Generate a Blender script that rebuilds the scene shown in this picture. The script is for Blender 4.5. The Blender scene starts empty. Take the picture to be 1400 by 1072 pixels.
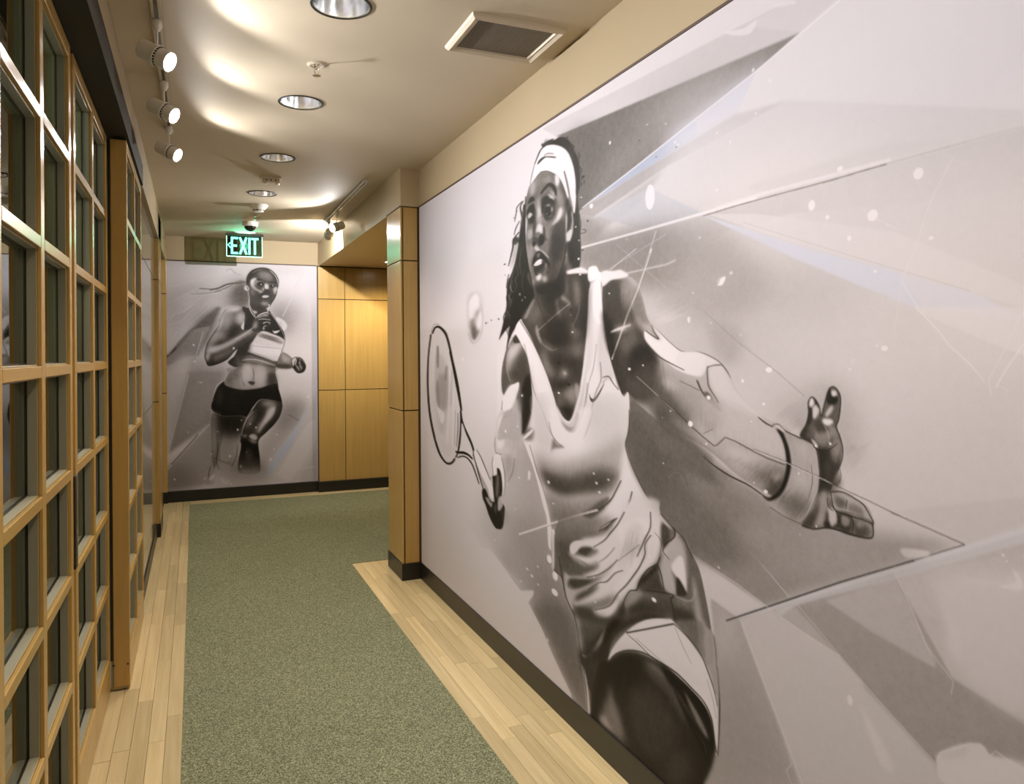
import bpy, bmesh, math, random
import numpy as np
from mathutils import Vector, Matrix

# ------------------------------------------------------------------ camera, world, exposure
C = bpy.context.scene.collection
scene = bpy.context.scene
YAW, ROLL, FPX = 0.39964, 0.00703, 1027.5
cam_data = bpy.data.cameras.new('camera'); cam = bpy.data.objects.new('camera', cam_data); C.objects.link(cam)
fw = Vector((math.sin(YAW), math.cos(YAW), 0)); rt = Vector((math.cos(YAW), -math.sin(YAW), 0)); up = Vector((0, 0, 1))
r2 = rt * math.cos(ROLL) - up * math.sin(ROLL); u2 = rt * math.sin(ROLL) + up * math.cos(ROLL)
cam.matrix_world = Matrix(((r2.x, u2.x, -fw.x, 0), (r2.y, u2.y, -fw.y, 0), (r2.z, u2.z, -fw.z, 1.5), (0, 0, 0, 1)))
cam_data.sensor_fit = 'HORIZONTAL'; cam_data.sensor_width = 36.0
cam_data.lens = FPX / 1400 * 36.0; cam_data.shift_y = -(536 - 483.57) / 1400; cam_data.clip_start = 0.02
scene.camera = cam
world = bpy.data.worlds.new('world'); scene.world = world; world.use_nodes = True
world.node_tree.nodes['Background'].inputs[0].default_value = (.9, .85, .8, 1)
world.node_tree.nodes['Background'].inputs[1].default_value = 0.02
vs = scene.view_settings
vs.view_transform = 'Standard'; vs.look = 'None'; vs.gamma = 1.0; vs.use_curve_mapping = False; vs.exposure = 1.1
WARM, NEUT = (1.0, .85, .66), (.985, .965, .965)
P_HEAD, P_HEAD_R, P_DOWN, P_SIDE = 20, 50, 23, 36

# ------------------------------------------------------------------ measures (metres)
XR, XP, XL2, XL1 = 1.3865, 1.2613, -0.277, -0.353     # mural wall, pillar/soffit face, near face of the sliding door, of the fixed doors
YB, YP, YP2 = 8.48, 4.865, 5.25                       # end wall, pillar front and back
ZC, ZM, ZB = 2.736, 2.478, 0.112                      # ceiling, picture-rail line, baseboard top
CL, CR = -0.0545, 1.029                               # carpet edges

# ------------------------------------------------------------------ helpers
def mat(name, color=(.5, .5, .5), rough=.5, metal=0, emit=None, strength=0):
    m = bpy.data.materials.new(name); m.use_nodes = True
    b = m.node_tree.nodes['Principled BSDF']
    b.inputs['Base Color'].default_value = (*color, 1); b.inputs['Roughness'].default_value = rough; b.inputs['Metallic'].default_value = metal
    if emit:
        b.inputs['Emission Color'].default_value = (*emit, 1); b.inputs['Emission Strength'].default_value = strength
    return m
def nd(m, kind, **kw):
    n = m.node_tree.nodes.new(kind)
    for k, v in kw.items(): setattr(n, k, v)
    return n
def lk(m, a, b): m.node_tree.links.new(a, b)
def bsdf(m): return m.node_tree.nodes['Principled BSDF']
def coords(m, scale, kind='Object'):
    t = nd(m, 'ShaderNodeTexCoord'); mp = nd(m, 'ShaderNodeMapping'); mp.inputs['Scale'].default_value = scale
    lk(m, t.outputs[kind], mp.inputs['Vector']); return mp.outputs['Vector']
def noise(m, vec, scale, detail=4, rough=.55):
    n = nd(m, 'ShaderNodeTexNoise'); n.inputs['Scale'].default_value = scale; n.inputs['Detail'].default_value = detail; n.inputs['Roughness'].default_value = rough
    if vec is not None: lk(m, vec, n.inputs['Vector'])
    return n.outputs['Fac']
def ramp(m, fac, stops):
    r = nd(m, 'ShaderNodeValToRGB'); e = r.color_ramp.elements
    while len(e) < len(stops): e.new(.5)
    for q, (p, c) in zip(e, stops): q.position = p; q.color = (*c, 1)
    lk(m, fac, r.inputs['Fac']); return r.outputs['Color']
def bump(m, fac, strength, dist):
    b = nd(m, 'ShaderNodeBump'); b.inputs['Strength'].default_value = strength; b.inputs['Distance'].default_value = dist
    lk(m, fac, b.inputs['Height']); lk(m, b.outputs['Normal'], bsdf(m).inputs['Normal'])
def mixc(m, fac, a, b, mode='MIX'):
    x = nd(m, 'ShaderNodeMix', data_type='RGBA', blend_type=mode)
    if isinstance(fac, (int, float)): x.inputs[0].default_value = fac
    else: lk(m, fac, x.inputs[0])
    for i, v in ((6, a), (7, b)):
        if isinstance(v, tuple): x.inputs[i].default_value = (*v, 1)
        else: lk(m, v, x.inputs[i])
    return x.outputs[2]

def add_box(bm, lo, hi, bevel=0):
    g = bmesh.ops.create_cube(bm, size=1)
    for v in g['verts']:
        v.co = Vector([lo[i] + (v.co[i] + .5) * (hi[i] - lo[i]) for i in range(3)])
    if bevel:
        es = list({e for v in g['verts'] for e in v.link_edges})
        bmesh.ops.bevel(bm, geom=es, offset=bevel, segments=2, affect='EDGES', profile=.5)
def add_lathe(bm, prof, seg=24, M=Matrix.Identity(4), cap=True):
    rings = []
    for r, z in prof:
        rings.append([bm.verts.new(M @ Vector((r * math.cos(a), r * math.sin(a), z))) for a in (2 * math.pi * i / seg for i in range(seg))])
    for a, b in zip(rings, rings[1:]):
        for i in range(seg): bm.faces.new((a[i], a[(i + 1) % seg], b[(i + 1) % seg], b[i]))
    if cap:
        for ring, flip in ((rings[0], True), (rings[-1], False)):
            if ring[0].co != ring[1].co: bm.faces.new(ring[::-1] if flip else ring)
def add_tube(bm, p, q, r, seg=10):
    p, q = Vector(p), Vector(q); d = q - p
    M = Matrix.Translation(p) @ d.to_track_quat('Z', 'Y').to_matrix().to_4x4()
    add_lathe(bm, [(r, 0), (r, d.length)], seg, M)
def mesh_of(name, bm, m, smooth=False):
    bmesh.ops.recalc_face_normals(bm, faces=bm.faces)
    me = bpy.data.meshes.new(name); bm.to_mesh(me); bm.free()
    for k in (m if isinstance(m, list) else [m]): me.materials.append(k)
    if smooth:
        for p in me.polygons: p.use_smooth = True
        try: me.set_sharp_from_angle(angle=math.radians(35))
        except Exception: pass
    return me
def link(name, me, parent=None, loc=(0, 0, 0), kind=None):
    o = bpy.data.objects.new(name, me); C.objects.link(o); o.location = loc
    if parent: o.parent = parent
    if kind: o['kind'] = kind
    return o
def obj(name, bm, m, parent=None, loc=(0, 0, 0), smooth=False, kind=None):
    return link(name, mesh_of(name, bm, m, smooth), parent, loc, kind)
def box(name, lo, hi, m, parent=None, bevel=0, kind=None, loc=(0, 0, 0)):
    bm = bmesh.new(); add_box(bm, lo, hi, bevel); return obj(name, bm, m, parent, loc, kind=kind)
def tag(o, label, cat=None, group=None):
    o['label'] = label
    if cat: o['category'] = cat
    if group: o['group'] = group
    return o
def struct(o, label):
    o['kind'] = 'structure'; o['label'] = label; return o
def empty(name, loc=(0, 0, 0)):
    o = bpy.data.objects.new(name, None); C.objects.link(o); o.location = loc; o.empty_display_size = .05; return o
def lamp(name, kind, loc, power, color, parent=None, direction=(0, 0, -1), size=math.pi, blend=.2, radius=.03):
    d = bpy.data.lights.new(name, kind); d.energy = power; d.color = color; d.shadow_soft_size = radius
    if kind == 'SPOT': d.spot_size = size; d.spot_blend = blend
    o = bpy.data.objects.new(name, d); C.objects.link(o); o.location = loc
    o.rotation_euler = Vector(direction).to_track_quat('-Z', 'Y').to_euler()
    if parent: o.parent = parent
    return o

# ------------------------------------------------------------------ materials
def wood_mat(name, dark, light, scale, rough, bumpy=.05, spread=.12):
    """straight-grained veneer running along the local axis with the small scale"""
    m = mat(name, light, rough)
    v = coords(m, scale)
    oi = nd(m, 'ShaderNodeObjectInfo'); ad = nd(m, 'ShaderNodeVectorMath', operation='ADD'); sc = nd(m, 'ShaderNodeVectorMath', operation='SCALE')
    cb = nd(m, 'ShaderNodeCombineXYZ')
    for i in range(3): lk(m, oi.outputs['Random'], cb.inputs[i])
    lk(m, cb.outputs[0], sc.inputs[0]); sc.inputs['Scale'].default_value = 37.0
    lk(m, v, ad.inputs[0]); lk(m, sc.outputs[0], ad.inputs[1])
    f = noise(m, ad.outputs[0], 1.0, 6, .62)
    col = ramp(m, f, [(.28, dark), (.72, light)])
    hv = nd(m, 'ShaderNodeHueSaturation'); lk(m, col, hv.inputs['Color'])
    mr = nd(m, 'ShaderNodeMapRange'); lk(m, oi.outputs['Random'], mr.inputs['Value']); mr.inputs['To Min'].default_value = 1 - spread; mr.inputs['To Max'].default_value = 1 + spread
    lk(m, mr.outputs[0], hv.inputs['Value']); lk(m, hv.outputs[0], bsdf(m).inputs['Base Color'])
    bump(m, f, bumpy, .002)
    return m
M = {}
M['wood_v'] = wood_mat('honey_veneer_upright', (.425, .258, .072), (.50, .318, .098), (60, 60, 2.2), .26, spread=.05)
M['wood_h'] = wood_mat('honey_veneer_level', (.425, .258, .072), (.50, .318, .098), (60, 2.2, 60), .26, spread=.05)
M['plank'] = wood_mat('pale_maple_floor', (.46, .352, .178), (.62, .505, .29), (45, 1.6, 45), .34, .03, .15)
M['joint'] = mat('dark_joint', (.06, .032, .014), .6)
def paint(name, color, rough=.7):
    m = mat(name, color, rough); f = noise(m, coords(m, (1, 1, 1)), 260, 3); bump(m, f, .10, .002)
    g = noise(m, coords(m, (1, 1, 1)), 3.0, 3)
    lk(m, mixc(m, g, tuple(c * .96 for c in color), tuple(min(1, c * 1.03) for c in color)), bsdf(m).inputs['Base Color']); return m
M['tan'] = paint('tan_wall_paint', (.375, .29, .172))
M['ceil'] = paint('warm_ceiling_paint', (.60, .515, .385))
M['soffit'] = paint('tan_soffit_paint', (.50, .39, .235), .4)
M['black'] = mat('black_rubber_base', (.012, .011, .008), .38)
M['dark'] = mat('dark_bronze_metal', (.020, .018, .011), .6); bsdf(M['dark']).inputs['Specular IOR Level'].default_value = .25
M['room'] = mat('dim_room_paint', (.36, .37, .30), .8)
M['frame_back'] = mat('grey_frame_paint', (.25, .24, .17), .6)
M['white'] = mat('white_enamel', (.78, .75, .70), .35)
M['cream'] = mat('cream_plastic', (.66, .58, .46), .45)
M['grille'] = mat('grey_grille', (.22, .19, .14), .6)
M['alu'] = mat('bright_aluminium', (.88, .89, .90), .16, 1)
M['chrome'] = mat('chrome', (.8, .78, .74), .1, 1)
M['dome'] = mat('smoked_dome', (.012, .012, .012), .06)
M['lens'] = mat('lit_lens', (1, 1, 1), .3, 0, (1, .96, .9), 30)
M['bulb'] = mat('lit_lamp', (1, 1, 1), .3, 0, (.92, .96, 1), 7.0)
M['bulb_side'] = mat('lit_side_lamp', (1, 1, 1), .3, 0, (1, .95, .85), 8.0)
M['green'] = mat('lit_green_letters', (.02, .35, .22), .4, 0, (.12, 1, .72), 2.3)
M['green_edge'] = mat('lit_green_edge', (.1, .5, .35), .4, 0, (.35, 1, .72), 2.0)
# glass panes: thin architectural glass, mirror reflection by fresnel over a slightly green clear sheet
g = bpy.data.materials.new('tinted_glass'); g.use_nodes = True; nt = g.node_tree; nt.nodes.clear(); M['glass'] = g
go = nt.nodes.new('ShaderNodeOutputMaterial'); gm = nt.nodes.new('ShaderNodeMixShader'); gf = nt.nodes.new('ShaderNodeFresnel'); gf.inputs['IOR'].default_value = 1.5
gt = nt.nodes.new('ShaderNodeBsdfTransparent'); gt.inputs[0].default_value = (.50, .59, .60, 1); gg = nt.nodes.new('ShaderNodeBsdfGlossy'); gg.inputs['Roughness'].default_value = .015; gg.inputs[0].default_value = (.9, .93, .9, 1)
nt.links.new(gf.outputs[0], gm.inputs[0]); nt.links.new(gt.outputs[0], gm.inputs[1]); nt.links.new(gg.outputs[0], gm.inputs[2]); nt.links.new(gm.outputs[0], go.inputs[0])
a = g.copy(); a.name = 'clear_acrylic'; M['acrylic'] = a; [n for n in a.node_tree.nodes if n.type == 'BSDF_TRANSPARENT'][0].inputs[0].default_value = (.30, .38, .32, 1)
M['backpaint'] = mat('back_painted_glass', (.30, .28, .22), .06); bsdf(M['backpaint']).inputs['IOR'].default_value = 1.6
# carpet: short speckled loop pile
m = mat('green_speckled_carpet', (.2, .22, .12), .95); M['carpet'] = m
v = coords(m, (1, 1, 1))
f1 = noise(m, v, 190, 3, .75); f2 = noise(m, v, 90, 3, .6); f3 = noise(m, v, 1.6, 3)
c1 = ramp(m, f1, [(.34, (.045, .050, .026)), (.50, (.222, .232, .148)), (.66, (.52, .53, .38))])
c2 = mixc(m, f2, (.72, .73, .68), (1.0, 1.0, 1.0)); c3 = mixc(m, f3, (.86, .88, .84), (1.05, 1.04, 1.0))
lk(m, mixc(m, 1.0, mixc(m, 1.0, c1, c2, 'MULTIPLY'), c3, 'MULTIPLY'), bsdf(m).inputs['Base Color'])
bump(m, f1, .8, .004)
bsdf(m).inputs['Specular IOR Level'].default_value = .15
m = mat('mural_print', (.8, .8, .8), .5); M['print'] = m
vc = nd(m, 'ShaderNodeVertexColor'); vc.layer_name = 'print'; lk(m, vc.outputs['Color'], bsdf(m).inputs['Base Color']); bsdf(m).inputs['Specular IOR Level'].default_value = .12

# ------------------------------------------------------------------ room shell
rnd = random.Random(11)
floor = struct(box('floor', (-3.2, -1.6, -.12), (3.2, YB + .2, -.016), M['joint']), 'pale wood strip floor bordering the green carpet')
def planks(x0, x1, y0, y1, n, along='y'):
    w = ((x1 - x0) if along == 'y' else (y1 - y0)) / n
    for i in range(n):
        p = (y0 if along == 'y' else x0) - rnd.uniform(0, .8); end = y1 if along == 'y' else x1
        while p < end:
            q = p + rnd.uniform(.45, 1.15); a, b = max(p, y0 if along == 'y' else x0), min(q, end); p = q
            if end - b < .12: b = p = end
            if b - a < .05: continue
            d = rnd.uniform(0, .0006); gp = .0007
            if along == 'y': c = ((x0 + (i + .5) * w), (a + b) / 2); h = (w / 2 - gp, (b - a) / 2 - gp)
            else: c = ((a + b) / 2, y0 + (i + .5) * w); h = ((b - a) / 2 - gp, w / 2 - gp)
            bm = bmesh.new(); add_box(bm, (-h[0], -h[1], -.016), (h[0], h[1], -d))
            o = obj('plank', bm, M['plank'] if along == 'y' else M['plank_x'], floor, (c[0], c[1], 0))
M['plank_x'] = wood_mat('pale_maple_floor_cross', (.46, .352, .178), (.62, .505, .29), (1.6, 45, 45), .34, .03, .10)
planks(-.60, CL, 1.6, 8.44, 9)
planks(CR, 1.395, -.3, 5.42, 6)
planks(CL, 2.9, 8.23, 8.44, 2, 'x')
# carpet: hall strip plus the bay that runs into the side corridor
bm = bmesh.new()
add_box(bm, (CL, -1.5, -.0159), (CR, 5.42, .003)); add_box(bm, (CL, 5.4201, -.0159), (3.0, 8.23, .003))
bmesh.ops.remove_doubles(bm, verts=bm.verts, dist=.0002)
tag(obj('carpet', bm, M['carpet']), 'green speckled carpet down the hall, inset between pale wood strips', 'carpet')

# ceiling with round openings for the recessed lights
DL = [(.486, y) for y in (-.65, .46, 1.57, 2.68, 3.785, 4.895, 6.02)]; RH = .098
bm = bmesh.new()
def quad(x0, x1, y0, y1, z=ZC):
    if x1 - x0 > 1e-5 and y1 - y0 > 1e-5: bm.faces.new([bm.verts.new(c) for c in ((x0, y0, z), (x0, y1, z), (x1, y1, z), (x1, y0, z))])
h = .14; xa, xb = .486 - h, .486 + h
quad(-.60, xa, -1.6, YB + .1); quad(xb, 1.6, -1.6, YB + .1)
ys = [-1.6]
for _, y in DL: ys += [y - h, y + h]
ys.append(YB + .1)
for i in range(0, len(ys), 2): quad(xa, xb, ys[i], ys[i + 1])
N = 32
for cx, cy in DL:
    ci = []; sq = []
    for i in range(N):
        t = 2 * math.pi * (i + .5) / N; c, s_ = math.cos(t), math.sin(t); k = h / max(abs(c), abs(s_))
        ci.append(bm.verts.new((cx + RH * c, cy + RH * s_, ZC))); sq.append((cx + k * c, cy + k * s_, ZC))
    corners = {N // 8 - 1: (1, 1), 3 * N // 8 - 1: (-1, 1), 5 * N // 8 - 1: (-1, -1), 7 * N // 8 - 1: (1, -1)}
    sv = [bm.verts.new(p) for p in sq]
    for i in range(N):
        j = (i + 1) % N
        if i in corners:
            sx_, sy_ = corners[i]; cv = bm.verts.new((cx + h * sx_, cy + h * sy_, ZC)); bm.faces.new((ci[i], sv[i], cv, sv[j], ci[j]))
        else: bm.faces.new((ci[i], sv[i], sv[j], ci[j]))
for f_ in bm.faces:
    if f_.normal.z > 0: f_.normal_flip()
me = bpy.data.meshes.new('ceiling'); bm.to_mesh(me); bm.free(); me.materials.append(M['ceil'])
struct(link('ceiling', me), 'tan plaster ceiling with round recessed lights')
struct(box('ceiling_slab', (-3.2, -1.7, ZC + .24), (3.2, YB + .3, ZC + .3), M['ceil']), 'slab above the ceiling')

# right side: mural wall, header above the pillar, soffit over the side corridor
struct(box('wall_right', (1.392, -1.6, 0), (1.62, YP2, ZC), M['tan']), 'tan wall that carries the tennis mural')
struct(box('wall_header', (XP, YP, ZM + .006), (1.392, YP2, ZC), M['soffit']), 'tan plaster block above the wood pillar')
struct(box('beam_right', (XP, YP2, ZM), (XP + .08, YB, ZC), M['soffit']), 'tan plaster fascia above the opening to the side corridor')
struct(box('ceiling_low', (XP + .08, YP2, ZM), (3.2, YB, ZM + .05), M['soffit']), 'low ceiling of the side corridor')
struct(box('wall_side', (3.0, YP2, 0), (3.15, YB, ZM), M['tan']), 'end wall of the side corridor')
struct(box('wall_return', (1.62, YP2 - .12, 0), (3.0, YP2, ZM), M['tan']), 'near wall of the side corridor')
struct(box('wall_back', (-.62, YB, 0), (3.2, YB + .15, ZC), M['tan']), 'tan end wall behind the runner mural and wood panels')
struct(box('wall_front', (-3.2, -1.7, 0), (3.2, -1.6, ZC), M['tan']), 'tan wall behind the viewer')
struct(box('trim_1', (XR - .002, -1.6, ZM + .001), (1.393, YP, ZM + .010), M['joint']), 'thin dark line above the tennis mural')
struct(box('trim_2', (-.262, YB - .014, ZM + .0), (1.245, YB + .002, ZM + .012), M['joint']), 'thin dark line above the runner mural')
struct(box('trim_3', (1.3775, YP + .012, ZB), (1.3925, YP + .03, ZM), M['joint']), 'dark gap between wood pillar and tennis mural')
# end wall panelling
pw = struct(box('wall_panelling', (1.25, 8.425, ZB - .01), (3.0, YB, ZM - .002), M['joint']), 'honey wood panels at the end of the side corridor')
for x0, x1 in ((1.252, 1.537), (1.544, 2.42), (2.427, 3.0)):
    for z0, z1 in ((ZB, 1.108), (1.116, 2.110), (2.118, ZM - .012)):
        box('panel', (x0, 8.41, z0), (x1, 8.43, z1), M['wood_v'], pw, .0015)
struct(box('trim_4', (1.247, 8.404, ZM - .010), (3.0, YB, ZM + .001), M['joint']), 'dark line above the wood panels')
struct(box('baseboard_back', (-.262, 8.446, 0), (1.246, YB, ZB - .002), M['black'], bevel=.003), 'black base under the runner mural')
struct(box('baseboard_panelling', (1.240, 8.378, 0), (3.0, YB, ZB), M['black'], bevel=.003), 'black base under the wood panels')
struct(box('baseboard_right', (1.3815, -1.6, 0), (1.394, YP + .02, ZB), M['black'], bevel=.002), 'black base under the tennis mural')
# wood pillar
pl = struct(box('pillar', (XP + .010, YP + .018, 0), (1.3765, YP2, ZM), M['joint']), 'honey wood pillar with dark joints at the mural edge')
for z0, z1 in ((ZB, 1.122), (1.130, 2.120), (2.128, ZM)):
    box('panel', (XP + .010, YP + .008, z0), (1.3765, YP + .03, z1), M['wood_v'], pl, .0015)
    box('panel', (XP, YP + .008, z0), (XP + .02, YP2, z1), M['wood_v'], pl, .0015)
struct(box('trim_5', (XP - .003, YP + .004, ZM), (1.3925, YP2, ZM + .008), M['joint']), 'dark line above the wood pillar')
struct(box('baseboard_pillar', (XP - .006, YP, 0), (1.3815, YP2 + .01, ZB), M['black'], bevel=.003), 'black base around the wood pillar')

# left side beyond the doors: back-painted glass panels, wood pilasters, fascia
struct(box('wall_left', (-.60, 4.815, 0), (-.315, YB, ZC), M['tan']), 'wall behind the glossy panels on the left')
gl = struct(box('wall_left_panelling', (-.314, 4.815, .004), (-.306, YB - .07, 2.60), M['joint']), 'glossy panels between the wood pilasters on the left')
for y0, y1 in ((4.818, 6.868), (7.36, 8.405)):
    for z0, z1 in ((ZB, 1.122), (1.130, 2.126), (2.134, 2.60)):
        box('panel', (-.3059, y0, z0), (-.300, y1, z1), M['backpaint'], gl, .001)
struct(box('baseboard_left', (-.3058, 4.85, 0), (-.294, 8.405, ZB - .006), M['black']), 'black base under the glossy panels on the left')
def pilaster(n, y0, y1, x1, label):
    p = struct(box('pilaster_%s' % n, (-.3625, y0 + .01, ZB - .02), (x1 - .008, y1 - .004, 2.70), M['joint']), label)
    for z0, z1 in ((ZB, 1.116), (1.124, 2.130), (2.138, 2.485), (2.493, 2.70)):
        box('panel', (-.3625, y0, z0), (x1, y1, z1), M['wood_v'], p, .0015)
    struct(box('baseboard_pilaster_%s' % n, (-.368, y0 - .006, 0), (x1 + .004, y1 + .006, ZB - .004), M['black'], bevel=.002), 'black base of the ' + label)
pilaster('near', 6.875, 7.355, -.270, 'wood pilaster standing out from the left wall')
pilaster('far', 8.41, 8.476, -.262, 'narrow wood pilaster in the corner beside the runner mural')
struct(box('beam_left', (-.30, -1.6, 2.60), (-.27, 4.83, ZC), M['tan']), 'tan fascia above the dark door track')
struct(box('beam_left_far', (-.30, 4.83, ZM), (-.27, YB, ZC), M['tan']), 'tan fascia above the glossy panels')
struct(box('trim_6', (-.60, .3, 2.486), (-.268, 4.83, 2.60), M['dark']), 'dark door track housing above the grid doors')
# room seen through the glazed doors
struct(box('wall_room_far', (-3.2, 4.72, 0), (-.60, 4.82, ZC), M['room']), 'end wall of the dark room behind the doors')
struct(box('wall_room_side', (-3.2, -1.6, 0), (-3.1, 4.8, ZC), M['room']), 'far wall of the dark room behind the doors')
struct(box('ceiling_room', (-3.2, -1.6, ZC), (-.60, 4.8, ZC + .05), M['room']), 'ceiling of the dark room behind the doors')
struct(box('floor_room', (-3.2, -1.6, -.016), (-.60, 4.8, 0), M['room']), 'floor of the dark room behind the doors')
struct(box('wall_left_near', (-.42, -1.6, 0), (-.33, .66, 2.60), M['tan']), 'tan wall nearer than the grid doors')

lamp('room_fill', 'POINT', (-1.6, 2.6, 2.4), 32, (1, 1, .95), radius=.15)  # added fill light, no fixture: brightens the room seen through the door glass

# ------------------------------------------------------------------ grid doors
def door(n, xf, y0, y1, label, handle=False, bolts=False):
    """frame of moulded wood: narrow front cap, wider body behind it, glass in the middle"""
    D, cap, st, mu, ra, led = .076, .010, .040, .046, .030, .0035
    zt, zb = 2.474, .008
    root = struct(empty('door_%d' % n, (xf, y0, 0)), label)
    L = y1 - y0
    def member(name, ya, yb_, za, zb_, ma, ly=True):
        bm = bmesh.new(); e = led
        lo = (ya - (e if ly else 0), za - (0 if ly else e)); hi = (yb_ + (e if ly else 0), zb_ + (0 if ly else e))
        if name == 'stile' : lo = (max(lo[0], 0), lo[1]); hi = (min(hi[0], L), hi[1])
        add_box(bm, (-cap, ya, za), (0, yb_, zb_), .0018)
        add_box(bm, (-D / 2, lo[0], lo[1]), (-cap, hi[0], hi[1]), .0012)
        n_ = len(bm.faces)
        add_box(bm, (-D + cap, lo[0], lo[1]), (-D / 2 - .0001, hi[0], hi[1]))      # room side of the frame: painted
        add_box(bm, (-D, ya, za), (-D + cap, yb_, zb_), .0018)
        for f_ in list(bm.faces)[n_:]: f_.material_index = 1
        return obj(name, bm, [ma, M['frame_back']], root)
    member('stile', 0, st, zb, zt, M['wood_v']); member('stile', L - st, L, zb, zt, M['wood_v'])
    ym = L / 2; member('mullion', ym - mu / 2, ym + mu / 2, zb, zt, M['wood_v'])
    zs = [1.462 + .327 * k for k in range(-4, 4)]
    for ya, yb_ in ((st + led, ym - mu / 2 - led), (ym + mu / 2 + led, L - st - led)):
        for i, z in enumerate(zs):
            za, zc = (z - ra / 2, z + ra / 2) if 0 < i < 7 else ((zb, z + ra / 2) if i == 0 else (z - ra / 2, zt))
            member('rail', ya, yb_, za, zc, M['wood_h'], False)
            if i < 7:
                bm = bmesh.new(); add_box(bm, (-D / 2 - .003, ya - led - .002, zc + .001), (-D / 2 + .003, yb_ + led + .002, z + .327 - ra / 2 - .001))
                obj('pane', bm, M['glass'], root)
                bm = bmesh.new(); t = .004; u, w = ya, yb_; c, d = zc + led, z + .327 - ra / 2 - led
                for lo, hi in (((u, c), (u + t, d)), ((w - t, c), (w, d)), ((u, c), (w, c + t)), ((u, d - t), (w, d))):
                    add_box(bm, (-D / 2 + .0032, lo[0], lo[1]), (-D / 2 + .006, hi[0], hi[1]))
                obj('gasket', bm, M['black'], root)
    if handle:
        h_ = box('handle', (-.012, L + .004, .83), (.006, L + .040, 1.124), M['black'], root, .003); h_['label'] = 'black pull on the door edge'
    if bolts:
        for x in (-D + .012, -.008):
            bm = bmesh.new(); add_tube(bm, (x, .002, .118), (x, -.006, .118), .0045, 10); obj('bolt', bm, M['black'], root)
    return root
door(1, XL1, 1.735, 2.709, 'nearest glazed grid door of honey wood, with the black pull on its far edge', True)
box('astragal', (-.42, 2.7092, .01), (-.3615, 2.7665, 2.474), M['wood_v'], bpy.data.objects['door_1'], loc=(.353, -1.735, 0))
door(2, XL1, 2.767, 3.765, 'second glazed grid door, set back behind the edge of the sliding one')
door(3, XL2, 3.793, 4.800, 'sliding glazed grid door standing forward, with its broad wooden edge showing', False, True)
door(4, XL1, .70, 1.690, 'glazed grid door beside the viewer')
box('stile_gap', (-.43, 1.690, .01), (-.36, 1.735, 2.474), M['wood_v'], bpy.data.objects['door_1'], loc=(.353, -1.735, 0))
box('seal', (-.0775, -.006, .14), (-.0655, .004, 2.472), M['black'], bpy.data.objects['door_3'])
box('edge_panel', (-.0650, -.004, .02), (-.001, .002, 2.472), M['wood_v'], bpy.data.objects['door_3'], .001)

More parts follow.
